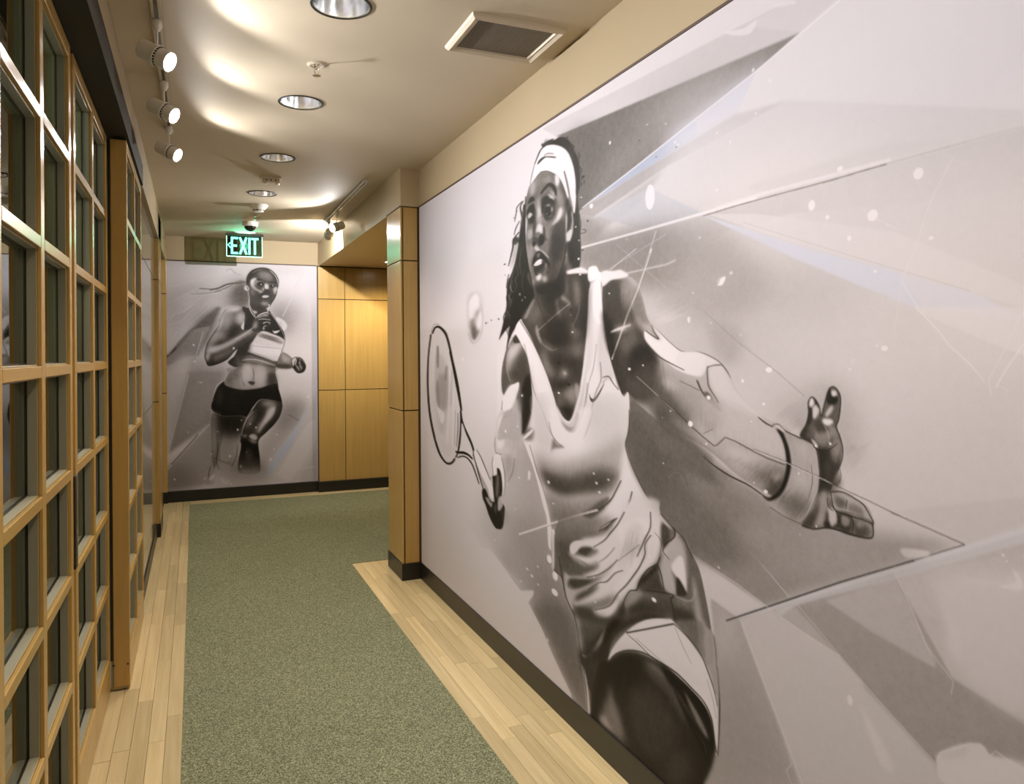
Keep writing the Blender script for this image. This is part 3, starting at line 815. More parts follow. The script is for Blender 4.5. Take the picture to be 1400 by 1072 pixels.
f 48 .7 1:1370,1550 1405,1551 1430,1586 1437,1661 1384,1709 1332,1718 1307,1611 1325,1595 1369,1582
f 130 1.5 .8:1361,1590 1395,1591 1385,1683 1350,1689
f 42 .7 1:1156,1695 1204,1680 1259,1718 1314,1728 1385,1696 1452,1716 1469,1744 1442,1826 1390,1849 1329,1849 1258,1811 1203,1761 1165,1734
f 190 .8 .9:1385,1696 1419,1680 1453,1697 1435,1732 1383,1761 1376,1723
f 160 .8 .9:1203,1724 1259,1721 1277,1754 1240,1748
f 170 .8 .9:1268,1743 1296,1731 1299,1750 1277,1761
f 120 1.2 .6:1331,1744 1358,1733 1357,1772 1331,1777
f 150 4 .5:1452,1748 1518,1747 1467,1814
B 4.69 2.51
f 136 14 .75:2227,574 2533,554 2842,590 2964,679 2840,771 2576,725 2281,646
B 3.37 2.13
f 158 20 .6:2842,600 3150,665 3308,810 3088,888 2839,813
B 5.73 2.78
f 128 8 .6:2235,444 2363,472 2462,544 2269,560
B 4.39 2.43
S 226 2.4 .5 .9:2269,568 2686,569 3092,567
S 222 .8 .3 .8:2786,581 2662,779 2528,971
S 205 .7 .3 .6:2461,678 2842,600
S 190 .7 .3 .5:2533,590 2858,783
B 3.55 2.20
f 120 14 1:2605,972 2831,1184 3150,1345 3295,1399 3423,1447 3147,1571 2905,1587 2744,1505 2561,1333
B 4.20 2.38
f 112 12 .8:2589,1099 2747,1214 2982,1327 2906,1473 2657,1321
f 118 10 .9:2563,1230 2788,1353 3016,1496 2943,1578 2700,1488
B 2.35 1.79
f 160 26 .85:3171,1434 3324,1377 3474,1425 3647,1398 3743,1409 3457,1505 3223,1538
B 3.13 2.06
f 142 22 .7:2930,1321 3171,1362 3305,1370 3255,1432 3031,1431
B 4.41 2.44
f 100 16 .7:2546,1168 2789,1238 2875,1361 2756,1482 2596,1329
C:2436,732 2527,713 2628,717 2693,774 2737,872 2806,914 2919,973 3017,978 3093,1000 3132,1025 3183,1091 3289,1153 3365,1170 3386,1195 3395,1262 3374,1356 3304,1353 3186,1323 3035,1261 2836,1212 2697,1163 2603,1117 2563,1129 2492,1013 2445,881
B 3.52 2.18
f 182 1 1:2305,634 2809,691 3172,941 3446,1130 3444,1387 3034,1336 2297,1154
B 4.74 2.53
f 80 6 1:2420,725 2568,711 2646,791 2664,869 2737,932 2771,1031 2752,1130 2603,1138 2522,1088 2439,903
f 150 6 .9:2568,717 2656,756 2664,828 2626,836 2587,787
f 100 4 .6:2665,751 2702,795 2737,877 2701,880 2655,838
B 5.09 2.62
f 62 6 .8:2440,815 2484,828 2514,938 2593,1086 2583,1128 2523,1061 2461,937
f 110 5 .8:2555,928 2644,919 2663,951 2605,991
B 4.47 2.46
f 48 6 .95:2644,961 2736,952 2788,991 2771,1040 2699,1062 2623,1064 2614,1002
B 4.14 2.37
f 88 12 .9:2699,1012 2771,1011 2838,1077 2963,1146 3035,1203 2885,1198 2734,1161 2603,1112 2623,1059
B 3.65 2.22
f 150 12 .8:2788,1021 2887,1057 3036,1115 3104,1180 3036,1186 2902,1122
B 3.95 2.31
f 195 5 .7:2822,1059 2887,1066 2902,1094 2838,1087
B 5.14 2.64
S 60 1 .4 .9:2434,881 2492,992 2573,1123
B 3.91 2.30
f 228 1 1:2719,904 2793,935 2755,890 2823,924 2919,973 2987,973 3038,991 3023,1022 3009,1045 2964,1046 2887,1029 2806,991 2754,962 2714,931
B 3.55 2.19
f 222 1.5 .9:2919,973 3017,978 3106,1012 3051,1022 3016,1049 2964,1041 2888,1010
B 3.12 2.06
f 210 4 .9:3051,1026 3119,1012 3170,1079 3289,1153 3169,1141 3078,1095
B 4.28 2.40
s 60 1.2 .3 .95:2719,904 2754,920 2798,935 2772,913 2751,882
B 3.62 2.21
s 70 1 .3 .95:2737,872 2806,914 2856,944 2916,973 2965,973 3024,980 3093,1002 3132,1029 3151,1050
B 4.01 2.33
s 70 1.2 .3 .95:2758,972 2805,994 2871,1015 2934,1033
B 3.32 2.12
s 90 .8 .3 .9:3113,1015 3072,1017 3044,1024 3047,1061 3054,1083 3092,1116 3111,1137
B 3.66 2.22
S 70 .8 .3 .9:2907,1066 2964,1080 3008,1092
B 3.39 2.14
u 70 1.6 .5 .9:2997,1063 3022,1098 3050,1119 3091,1138 3105,1146
f 70 1.5 .95:3029,1098 3051,1097 3098,1133 3108,1148 3078,1139 3043,1119
B 4.52 2.47
d 235 1:3049,1111,8,6 2615,1035,7,4 2703,1021,4,2 2482,763,4,2 2477,917,4,2
B 4.94 2.58
S 226 3 .7 .9:2493,902 2556,891 2626,880
f 190 4 .6:2525,884 2635,878 2635,893 2556,907
B 4.23 2.39
S 200 .9 .3 .8:2661,1058 2770,1109 2878,1161
B 3.05 2.03
f 196 8 .8:3070,1105 3243,1148 3345,1186 3359,1248 3325,1259 3118,1220 3081,1247 2972,1197 3006,1137
B 3.53 2.19
f 168 10 .6:2838,1034 3026,1108 3107,1147 3069,1228 2958,1173
h 130 .5 0.30 26 .4:2838,1038 2807,1083 2992,1203 3032,1135
B 2.90 1.98
h 140 .5 0.27 18 .4:3106,1162 3094,1226 3344,1257 3355,1193
f 176 6 .8:3118,1223 3344,1260 3363,1289 3294,1335 3129,1315 3081,1251
f 205 10 .7:3130,1238 3242,1262 3274,1277 3164,1276
B 2.66 1.90
f 60 8 .9:3359,1276 3358,1311 3334,1350 3273,1360 3304,1326 3334,1307
f 90 14 .7:3284,1286 3359,1276 3344,1327 3252,1334 3220,1321
B 2.90 1.98
h 80 .6 0.30 26 .4:3164,1264 3111,1294 3283,1344 3359,1265
B 2.65 1.90
f 210 4 .6:3314,1300 3349,1291 3334,1307 3319,1311
B 3.50 2.18
f 120 10 .8:2775,1120 2937,1208 3081,1275 3140,1314 3241,1340 3128,1346 2971,1288 2774,1196
B 4.09 2.35
f 84 8 .7:2791,1141 2866,1180 2836,1200 2774,1187
B 3.25 2.10
S 70 1 .3 .9:2791,1119 2881,1158 2965,1202 3024,1229 3075,1250 3087,1246 3124,1220 3165,1226 3242,1246 3294,1258 3359,1267
B 3.00 2.02
s 50 1.5 .4 .9:3068,1304 3140,1325 3209,1337 3252,1349 3293,1364
B 3.41 2.15
S 100 .7 .3 .8:3024,1219 3069,1201
s 80 1 .3 .9:3046,1018 3047,1054 3052,1078 3082,1109 3095,1124
s 100 .8 .3 .9:3046,1024 3071,1016 3102,1014 3120,1021 3166,1066
s 60 1 .3 .9:2993,1060 3013,1088 3038,1107
E
d 240 1:2962,1195,12,9 3051,1111,8,6 3287,1347,8,5 3038,1248,4,3 3138,1336,4,3 2858,1163,4,2 2813,1187,4,2 2817,1334,4,2 3233,1166,3,2 3242,1330,2,2 3200,1057,4,5 3283,1116,3,4 3405,1281,3,2 3302,1025,11,7
B 2.75 1.93
s 60 1.2 .3 .9:3264,1154 3290,1166 3316,1173
B 3.05 2.03
S 190 .7 .3 .6:3089,1093 3166,1123 3264,1154
B 3.87 2.29
S 150 .7 .3 .6:2845,1377 2871,1356 2904,1353 2942,1396
B 2.50 1.84
f 165 1 1:3315,1169 3335,1166 3361,1181 3400,1190 3449,1198 3468,1222 3473,1265 3468,1309 3448,1352 3418,1399 3408,1406 3362,1403 3302,1379 3341,1345 3368,1302 3374,1256 3361,1211
f 190 8 .7:3384,1209 3435,1207 3454,1253 3444,1305 3394,1313 3384,1262
f 120 8 .7:3346,1359 3419,1332 3433,1362 3408,1401 3372,1400
h 70 .6 0.36 36 .35:3308,1378 3362,1326 3453,1341 3398,1407
h 110 .6 0.30 20 .35:3384,1201 3394,1291 3444,1305 3440,1218
f 180 2 .7:3452,1213 3466,1222 3469,1280 3453,1333 3438,1362 3448,1305 3454,1253
s 70 .8 .3 .7:3447,1254 3450,1297 3438,1336
f 38 1 1:3329,1178 3348,1182 3361,1200 3374,1229 3379,1263 3371,1298 3352,1335 3325,1359 3297,1370 3274,1360 3302,1359 3336,1334 3355,1300 3363,1265 3358,1227 3345,1198
s 42 1.2 .3 .95:3313,1170 3335,1165 3361,1180 3395,1189 3410,1193 3435,1196 3454,1205 3466,1222 3473,1265
s 80 .7 .3 .9:3473,1265 3470,1308 3453,1348 3428,1389 3408,1406
B 2.76 1.93
s 50 1.2 .3 .9:3259,1152 3288,1166 3315,1174
S 90 1 .3 .8:3302,1385 3356,1400 3413,1407
f 205 .8 .9:3318,1169 3337,1167 3358,1179 3353,1183 3335,1176
C:3410,1189 3430,1156 3440,1129 3438,1104 3446,1090 3458,1090 3474,1109 3479,1130 3484,1116 3500,1072 3512,1061 3525,1064 3538,1080 3538,1108 3533,1137 3527,1155 3538,1179 3544,1209 3537,1245 3523,1272 3514,1294 3505,1317 3514,1307 3545,1305 3580,1315 3613,1329 3629,1356 3629,1363 3626,1390 3616,1397 3562,1401 3518,1396 3486,1401 3452,1410 3413,1409 3448,1363 3468,1316 3473,1265 3468,1222 3454,1205
B 2.19 1.72
f 100 1 1:3381,1050 3651,1042 3648,1396 3377,1457
f 48 4 .8:3410,1191 3430,1160 3445,1166 3454,1201 3469,1211 3510,1213 3492,1248 3500,1293 3472,1330 3468,1251 3454,1209
f 60 4 .8:3492,1219 3524,1229 3528,1257 3510,1295 3486,1320 3477,1300 3501,1261
f 150 4 .8:3520,1180 3537,1186 3542,1220 3519,1244 3510,1217
f 140 3 .8:3459,1161 3488,1148 3511,1156 3511,1181 3492,1201 3469,1200 3457,1179
f 70 4 .8:3457,1150 3479,1147 3502,1164 3474,1174 3459,1168
B 2.37 1.79
f 110 3 .7:3440,1159 3455,1158 3459,1190 3430,1189
f 226 1.2 .95:3486,1139 3511,1139 3518,1145 3502,1154 3486,1150
f 225 1 .95:3442,1104 3448,1090 3458,1099 3455,1108 3444,1116
f 215 1.2 .9:3453,1114 3470,1106 3473,1123 3460,1141 3452,1136
f 60 1.2 .9:3458,1090 3474,1109 3474,1116 3460,1102
f 50 1.2 .8:3441,1115 3450,1118 3450,1143 3440,1159 3433,1159
f 205 1.5 .9:3493,1126 3507,1109 3518,1106 3516,1117 3497,1134
B 2.18 1.72
f 100 2 .9:3520,1092 3536,1102 3534,1133 3524,1148 3516,1135
f 42 1 .95:3502,1072 3509,1068 3514,1085 3529,1091 3523,1102 3498,1100
f 215 .8 .95:3512,1071 3525,1071 3527,1081 3514,1083
f 40 .8 .9:3516,1089 3530,1084 3529,1095 3518,1097
B 2.33 1.78
f 210 .6 .9:3447,1191 3464,1200 3469,1211 3459,1208
f 160 4 .7:3511,1153 3529,1162 3529,1176 3511,1178
f 160 4 .9:3472,1323 3500,1311 3500,1361 3490,1391 3462,1404 3453,1392
f 70 3 .7:3418,1406 3453,1370 3472,1337 3467,1374 3443,1410
B 2.09 1.68
f 175 2 1:3505,1312 3545,1307 3588,1317 3617,1332 3629,1356 3588,1354 3527,1352 3509,1331
f 105 3 .9:3518,1318 3554,1323 3549,1341 3527,1345
f 120 3 .8:3562,1328 3596,1332 3600,1352 3562,1352
f 165 2 1:3500,1350 3527,1356 3571,1357 3620,1361 3626,1390 3616,1395 3527,1394 3500,1389
f 60 3 .9:3527,1356 3566,1355 3566,1396 3527,1393
f 80 4 .9:3575,1360 3616,1372 3616,1394 3575,1398
f 150 2 .9:3540,1360 3562,1363 3558,1381 3540,1381
f 170 3 .7:3583,1365 3604,1364 3600,1375 3583,1379
f 50 2 .9:3490,1384 3527,1384 3518,1396 3490,1400
B 2.25 1.75
f 60 2 .9:3495,1358 3502,1364 3500,1389 3490,1391
f 190 1.5 .9:3502,1350 3520,1353 3525,1377 3509,1393 3502,1375
E
s 40 .9 .3 1:3410,1189 3430,1160 3439,1129 3438,1104 3448,1090 3460,1093 3474,1111 3478,1134
s 40 .9 .3 1:3481,1134 3491,1101 3501,1073 3512,1062 3525,1064 3538,1082 3538,1108 3533,1137 3525,1155 3535,1175 3545,1206 3541,1234 3528,1260 3519,1290
s 205 .6 .2 .7:3543,1084 3543,1112 3537,1140 3534,1161 3546,1185 3549,1209 3544,1241
s 40 1 .3 1:3507,1311 3514,1340 3523,1353 3566,1357 3604,1359 3629,1363
B 2.04 1.66
s 40 1 .3 1:3507,1311 3545,1305 3580,1315 3602,1324 3619,1345 3629,1359 3625,1364
s 40 .9 .3 .9:3556,1322 3551,1347
s 40 1 .3 1:3523,1353 3531,1372 3527,1393
s 40 1 .3 1:3569,1358 3573,1374 3570,1397
s 40 1.4 .3 1:3413,1409 3452,1411 3486,1401 3518,1397 3570,1399 3616,1397 3628,1386 3627,1363
B 2.23 1.74
s 40 .9 .3 .9:3496,1326 3500,1346 3514,1355
f 140 1 .8:3521,1272 3532,1256 3537,1270 3534,1288 3516,1290
s 60 .6 .3 .8:3535,1252 3539,1269 3532,1288
B 2.47 1.83
S 230 1.6 .3 1:3241,1242 3358,1259 3473,1282 3514,1291
S 70 .7 .3 .9:3241,1240 3358,1258 3473,1281 3528,1292
B 2.02 1.65
S 110 1 .4 .9:3514,1291 3563,1302 3613,1312 3696,1331
B 2.21 1.73
S 225 1 .3 .9:3516,1294 3514,1301
B 2.48 1.83
d 235 1:3462,1207,4,3 3507,1197,4,3 3286,1347,6,4 3405,1282,3,2 3462,1402,3,2 3242,1331,3,2 3408,1434,2,1
h 130 .6 0.30 16 .4:3374,1168 3421,1134 3435,1141 3410,1188
B 2.07 1.67
h 150 .6 0.24 20 .4:3546,1226 3614,1184 3589,1180 3550,1209
E
B 8.56 3.40
f 42 .8 1:1729,297 1791,418 1806,567 1830,678 1889,754 1692,817 1556,842 1452,886 1409,909 1453,846 1507,749 1519,651 1591,580 1641,509 1671,419 1701,348
f 48 1.2 .9:1593,438 1642,433 1671,453 1632,470 1598,462
f 150 2 .6:1603,474 1661,466 1641,517 1591,557 1561,577
s 45 1 .3 .95:1644,312 1629,332 1616,360
s 45 1.2 .3 .95:1702,281 1645,297 1635,321
s 45 1.2 .3 .95:1672,366 1628,393 1608,421
s 45 1.8 .3 .95:1671,415 1603,439 1593,476 1562,523 1536,559
s 45 1 .3 .95:1642,445 1670,468 1641,517 1631,546
s 42 1.6 .3 .95:1720,281 1683,303 1701,352 1686,383
s 175 .7 .3 .9:1729,323 1700,359 1709,398
s 175 .7 .3 .9:1691,373 1671,419 1652,446
s 160 .6 .3 .9:1626,550 1590,603 1560,639 1569,679
s 180 .7 .3 .8:1639,635 1599,670
s 180 .7 .3 .9:1549,654 1569,679 1538,708 1573,734 1527,762
s 130 .7 .3 .9:1528,691 1548,716 1517,769 1506,808
d 45 .9:1489,545,12,4 1493,597,6,2 1609,340,8,2
s 45 1 .3 .9:1547,616 1508,656 1573,704 1525,758 1468,799 1495,851 1532,903 1503,953
s 45 1 .3 .9:1602,622 1546,659 1600,706 1535,745 1562,803 1524,859 1560,903
s 170 .7 .3 .9:1583,634 1555,667 1600,699 1545,738
s 170 .6 .3 .9:1525,773 1561,832 1523,888
f 40 .8 1:1637,625 1806,641 1829,723 1669,822 1560,896 1503,960 1542,853 1572,747
d 170 .8:1670,704,9,7 1696,733,7,6 1730,722,7,5
B 6.41 2.93
f 50 .7 1:1921,85 1942,76 1998,78 2045,89 2098,90 2156,115 2192,144 2219,181 2253,240 2259,286 2258,318 2244,366 2257,433 2262,498 2268,594 2239,671 2184,681 2156,580 2216,393 2231,332 2191,209 2119,146 2029,105 1933,91
f 105 4 .4:2163,137 2212,185 2246,255 2232,261 2191,193
B 7.10 3.08
f 70 1 .9:1933,77 1998,77 2037,84 2006,96 1950,92
f 120 2 .7 .8:1946,70 1962,64 1974,77 1954,83
B 6.20 2.89
d 48 .9:2156,109,9,3 2295,297,9,4 2278,322,4,9 2298,320,3,9 2285,307,4,2 1921,77,7,6
s 60 1 .3 .8:2257,433 2269,483 2255,528
d 235 1:2355,422,11,9 2274,373,5,3
d 220 .9:2227,480,6,4 2253,537,5,4 2247,608,7,4 2259,671,8,4
s 60 .8 .3 .9:2279,498 2302,503 2309,512 2262,511 2259,482
d 55 .9:2325,473,6,4 2284,579,7,3 2262,485,4,4
B 6.92 3.05
f 232 .6 1:1908,94 1958,92 2029,107 2105,133 2163,170 2198,217 2221,265 2231,325 2226,395 2215,426 2198,400 2174,386 2146,334 2102,285 2042,239 1964,204 1898,196 1838,215 1793,257 1766,303 1780,239 1803,193 1839,150 1874,119
B 6.44 2.94
f 218 6 .7:2043,218 2161,271 2209,386 2188,388 2146,331
B 7.46 3.16
s 48 1.6 .3 1:1958,91 1912,95 1874,119 1844,144
s 60 .8 .3 .9:1844,144 1812,188 1794,224
s 190 .7 .3 .9:1794,224 1776,261 1766,303
f 55 .4 1:1875,152 1887,138 1933,133 1981,142 2044,159 2055,167 1997,151 1949,141
s 90 .9 .3 .9:1941,128 1981,130 2036,145
B 6.39 2.93
s 110 .9 .4 .9:2129,238 2154,289 2175,340 2188,375
s 45 1.3 .3 1:1898,192 1964,202 2035,230 2088,265 2131,318 2160,376 2170,395
B 7.89 3.26
s 45 1.1 .3 1:1838,212 1803,244 1780,283 1766,310
B 6.61 2.99
f 82 1 1:1757,616 2034,588 2145,583 2184,605 2192,641 2222,647 2334,660 2337,703 2330,806 2291,977 2252,1106 2161,1251 2053,1201 1968,1104 1833,962 1686,823 1829,723
B 7.19 3.11
f 62 7 .8:1822,643 2004,673 2088,742 2002,812 1884,727
f 150 6 .7:1854,633 1946,648 1915,684 1838,671
B 6.43 2.94
f 125 8 .8:2117,622 2195,678 2182,737 2116,720
f 120 5 .8:2221,681 2271,709 2257,790 2219,823
B 5.88 2.82
f 55 6 .8:2283,687 2325,725 2317,874 2267,930 2281,803
B 6.79 3.03
f 188 2.4 .9:2044,726 2067,747 2067,784 2087,835 2059,808 2039,764
f 190 2.4 .8:2088,736 2155,765 2207,781 2194,807 2155,774 2095,755
B 8.02 3.29
f 175 2 .8:1721,811 1821,736 1829,743 1754,813 1703,817
f 110 5 .8:1836,750 1913,807 1958,854 1851,844 1754,826
B 6.89 3.05
f 60 6 .8:1882,819 2017,819 2167,832 2166,874 2030,876 1928,860
B 7.56 3.20
f 195 2 .9:1854,850 1873,890 1911,937 1881,923 1847,883
f 130 5 .8:1911,924 2000,945 2057,964 1956,963
B 6.26 2.91
f 140 7 .7:2167,856 2231,877 2218,906 2166,898
B 6.95 3.07
f 60 7 .8:1881,884 2058,896 2153,928 2057,958 1942,924
f 150 6 .7:1895,963 1970,1002 2027,1052 1983,1078 1910,1028
B 6.16 2.88
f 135 8 .7:2191,953 2267,942 2254,1001 2178,989
f 55 8 .8:2028,976 2266,1001 2240,1083 2164,1037 2041,1051 1999,1014
f 150 6 .8:2097,1038 2151,1049 2123,1080 2083,1075
f 205 2 .8:2110,1053 2137,1056 2124,1068
B 6.60 2.99
f 48 6 .8:1998,1097 2110,1093 2215,1090 2163,1116 2054,1126
f 155 6 .8:2176,1109 2240,1113 2214,1179 2162,1170 2109,1148
f 110 5 .7:2054,1132 2109,1148 2108,1191 2053,1188
f 45 4 .9:2095,1198 2188,1198 2161,1248 2108,1222
h 130 .6 0.24 22 .3:2152,965 2084,1014 2266,1012 2291,954
h 45 .6 0.30 16 .3:1943,860 1971,951 2165,965 2153,874
S 205 .8 .3 .8:1866,877 2059,812 2220,764 2366,723
d 40 1:2183,804,13,6 2067,1018,11,5 2156,1104,11,5 2474,916,6,3
B 5.53 2.73
d 235 1:2192,894,9,4 2067,1142,10,4 2482,762,5,3 2616,1034,9,5 2701,1020,5,3 2180,826,5,2
B 7.67 3.22
s 60 .8 .3 .9:1686,827 1829,730 1913,807 1958,848
C:1748,282 1780,233 1803,223 1838,211 1898,193 1964,202 2035,229 2088,265 2131,318 2160,376 2152,429 2147,474 2143,526 2139,572 2112,609 2074,665 2035,696 1972,718 1889,726 1830,700 1796,639 1761,561 1740,485 1737,410 1747,337
f 112 0.8 1:1705,90 2191,207 2182,774 1694,742
B 6.82 3.03
f 62 5.0 .85:1992,450 2144,441 2142,573 2112,616 2066,671 1988,712 1973,642 1991,547
f 100 3.7 .5:2060,576 2121,547 2112,609 2066,665
B 7.32 3.14
f 60 5.0 .8:1831,664 1924,679 2036,668 2019,715 1923,728 1847,708
f 135 5.0 .8:1856,170 1996,188 2011,253 1931,243 1846,247
f 185 3.1 .8:1790,224 1838,209 1846,261 1802,274
B 6.76 3.01
f 205 2.0 .95:2050,228 2088,246 2088,270 2065,292 2046,268
f 150 3.1 .7:1996,236 2072,300 2116,336 2108,374 2071,354
f 60 2.5 .7:2095,265 2139,324 2159,390 2138,367
f 205 2.2 .9:2086,377 2116,392 2100,420 2055,436 2008,439 2055,412
B 7.49 3.17
f 170 3.1 .8:1871,302 1913,321 1904,365 1920,410 1878,425 1853,378
f 205 1.9 .8:1879,339 1904,351 1904,379 1878,382
f 150 3.7 .7:1936,434 2024,438 1992,484 1951,489
f 40 0.7 .95:1905,280 1947,264 1995,257 2042,280 2057,304 2053,323 2034,299 1995,271 1947,278 1913,289
f 40 0.7 .95:1766,304 1793,283 1828,283 1841,303 1819,303 1788,304
f 60 1.9 .9:1905,316 1946,302 2002,313 2049,336 2048,370 2009,404 1961,400 1929,377
f 195 1.0 .95:1979,302 2026,318 2037,337 2018,340 1986,317
B 6.92 3.05
f 165 1.0 .9:1995,291 2041,311 2049,333 2033,323
f 38 0.8 1:1942,333 1970,321 2010,327 2033,340 2025,352 1994,339 1962,340
f 40 0.6 1:1945,358 1978,354 2009,370 2001,393 1961,389 1941,375
f 140 0.6 .9:1962,344 1994,348 1994,355 1966,352
f 130 1.9 .7:1977,402 2032,395 2032,412 1993,415
B 7.85 3.25
f 60 1.9 .9:1761,347 1792,323 1836,331 1853,371 1826,399 1773,394
f 200 0.7 .9:1769,352 1801,347 1818,357 1791,375 1769,367
f 38 0.8 .95:1756,335 1792,316 1828,315 1836,331 1792,334 1765,355
f 40 0.8 .95:1783,373 1818,368 1844,376 1818,397 1787,388
f 175 1.9 .8:1764,429 1808,421 1826,446 1790,466 1763,458
f 200 0.8 .9:1747,360 1760,377 1755,413 1741,448 1739,392
f 60 1.6 .8:1826,395 1852,392 1843,445 1821,459
f 205 1.2 .9:1861,422 1886,412 1928,433 1919,460 1877,446 1852,446
B 7.27 3.13
f 60 1.0 .9:1923,432 1944,442 1951,475 1967,498 1935,487
f 42 0.9 1:1877,475 1911,462 1939,477 1935,501 1893,511 1876,500
f 70 1.2 .9:1825,460 1877,478 1893,506 1851,493 1820,503 1816,477
f 42 0.8 .95:1816,484 1851,491 1833,505 1820,499
f 195 0.9 .9:1846,503 1876,514 1893,530 1850,525 1837,512
B 7.88 3.26
f 175 3.1 .6:1790,484 1824,511 1806,552 1780,549
B 7.31 3.14
f 210 0.8 .9:1893,527 1926,542 1978,571 1958,563 1909,536
f 42 0.8 1:1810,585 1824,554 1850,536 1884,533 1926,549 1966,578 1990,609 1958,591 1909,575 1858,566 1823,583
f 130 0.9 .8:1850,543 1884,544 1892,562 1850,561
f 228 0.6 1:1823,580 1858,573 1900,567 1929,577 1925,588 1875,593 1832,593
f 70 0.7 .9:1823,594 1892,594 1942,586 1957,612 1908,628 1849,622 1827,609
f 130 1.0 .9:1832,602 1849,600 1840,614
f 140 1.2 .8:1933,581 1958,584 1973,628 1949,618
f 48 1.9 .8:1974,593 1997,617 1981,643 1957,633
f 44 1.9 .8:1840,618 1908,628 1924,637 1857,630
f 215 1.5 .95:1857,637 1883,629 1908,639 1891,658 1857,655
f 190 1.9 .9:1916,650 1949,650 1964,672 1932,676
f 150 3.1 .8:1796,653 1831,656 1839,693 1813,684
B 7.99 3.28
f 170 1.9 .7:1754,479 1780,527 1788,579 1778,622 1766,547
B 7.24 3.13
f 40 3.7 .8:1873,682 1956,682 2035,682 1988,726 1889,722
h 60 .6 0.24 26 .3:1865,164 1838,234 2042,277 2043,199
h 150 .6 0.21 18 .3:1992,443 2005,645 2067,651 2115,462
E
B 8.04 3.29
s 38 1.4 .3 1:1744,266 1738,336 1732,409 1740,492 1761,569 1796,646 1821,699
s 190 .6 .3 .9:1749,316 1742,392 1749,486 1766,547
B 6.65 2.99
s 40 1 .3 .95:2143,536 2135,578 2105,628 2066,675 2027,695
f 150 0.9 1:2145,408 2160,384 2188,396 2208,438 2208,484 2186,523 2164,539 2143,526 2140,473
f 45 0.7 .9:2159,410 2181,407 2194,449 2172,491 2151,488
f 205 0.7 .9:2151,491 2187,484 2197,495 2179,522 2157,528 2147,514
f 190 0.8 .9:2144,427 2152,415 2151,458 2142,480
s 45 .8 .3 .95:2174,393 2205,431 2211,484 2193,524 2164,538
s 200 .7 .3 .9:2174,386 2198,423 2204,467
f 60 1.2 .8:2143,533 2186,545 2170,642 2156,607
f 140 3.7 .6:2112,616 2164,549 2170,616 2184,676 2155,706 2111,702
B 6.07 2.86
f 70 3 .95:2153,653 2316,673 2321,728 2308,819 2252,886 2189,848 2165,739
f 130 5 .8:2205,682 2267,723 2254,792 2216,778
f 228 .8 .95:2140,646 2180,644 2256,643 2317,658 2316,673 2230,664 2153,659
B 5.58 2.74
f 232 .6 1:2322,665 2334,652 2364,649 2392,655 2409,674 2429,684 2425,711 2374,705 2328,703
B 5.08 2.62
f 228 1.2 .95:2426,684 2453,676 2517,684 2559,684 2599,699 2613,711 2558,716 2496,715 2436,732
B 4.25 2.39
S 226 1.6 .8 .8:2599,701 2722,699 2843,697 2891,689
B 4.86 2.56
S 222 1 .3 .8:2667,624 2579,649 2491,677
B 6.03 2.85
d 225 1:2250,609,7,5 2261,671,9,4
B 3.23 2.09
f 232 .5 1:3099,782 3109,768 3129,763 3127,774 3115,786 3092,786
f 232 .5 .9:3148,757 3158,751 3158,760
B 3.54 2.19
d 228 .8:2958,879,5,10 2978,798,4,2 3063,893,3,2
B 4.01 2.33
h 225 .7 0.30 14 .3:2737,882 2889,850 2936,858 2807,894
h 130 .6 0.24 22 .3:2738,822 2906,791 2996,856 2824,895
B 4.62 2.50
S 225 1.8 .3 1:2758,636 2722,691 2665,772 2606,845 2497,1002
S 110 .7 .3 .7:2747,649 2661,772 2599,845 2513,981
B 4.28 2.40
f 110 4 .5:2702,830 2746,882 2806,933 2772,923
B 8.52 3.40
f 120 1 1:1606,890 1684,920 1735,934 1784,1016 1798,1123 1788,1244 1711,1349 1677,1349 1661,1295 1627,1199 1461,1179 1442,1107 1483,989
B 9.20 3.53
f 95 1 .9:1493,967 1531,953 1511,1047 1538,1104 1556,1118 1470,1172 1442,1107
f 200 4 .9:1522,960 1632,926 1684,927 1649,975 1558,1017 1539,1061 1520,1047
B 8.39 3.37
f 75 6 .9:1612,1031 1701,961 1767,1016 1789,1150 1747,1247 1698,1127 1593,1116 1538,1075
f 42 2.5 .95:1681,1141 1774,1070 1793,1217 1711,1346 1686,1348 1661,1253
f 60 .8 .9:1587,911 1624,894 1685,913 1667,926 1605,929
B 9.01 3.49
f 228 .6 1:1460,1187 1528,1133 1593,1120 1655,1114 1627,1178 1554,1239 1498,1250 1449,1253
f 178 2 .9:1627,1185 1679,1238 1659,1373 1495,1390 1377,1402 1439,1298 1478,1259 1563,1239
f 110 3 .7:1628,1171 1689,1155 1696,1223 1661,1253
s 70 .8 .3 .9:1531,949 1464,1018 1439,1107 1465,1172
s 70 .6 .3 .9:1464,1179 1528,1137 1584,1120 1629,1112
s 200 .7 .3 .8:1522,974 1505,1047 1547,1111
d 228 .9:1688,1171,10,6 1486,1354,13,7 1633,1318,9,4 1794,1324,10,9
C:1615,876 1669,822 1703,838 1786,901 1864,976 1954,1066 2025,1165 2053,1207 2108,1240 2161,1251 2200,1215 2246,1130 2291,989 2317,834 2328,748 2360,711 2423,711 2427,784 2453,939 2536,1085 2576,1131 2606,1114 2615,1166 2604,1239 2583,1299 2593,1335 2612,1395 2677,1477 2758,1532 2748,1593 2628,1651 2328,1733 2043,1801 1964,1808 1950,1747 1941,1684 1900,1627 1824,1508 1727,1406 1685,1355 1779,1312 1805,1176 1751,996
B 5.83 2.81
f 222 1 1:1390,750 2900,839 2887,1919 1357,2477
B 7.62 3.21
f 226 2 1:1634,828 1752,907 1954,1104 2024,1228 2023,1336 1889,1350 1813,1216 1751,975
f 205 3 .8:1784,1016 1846,1148 1951,1271 2008,1355 1889,1368 1812,1243
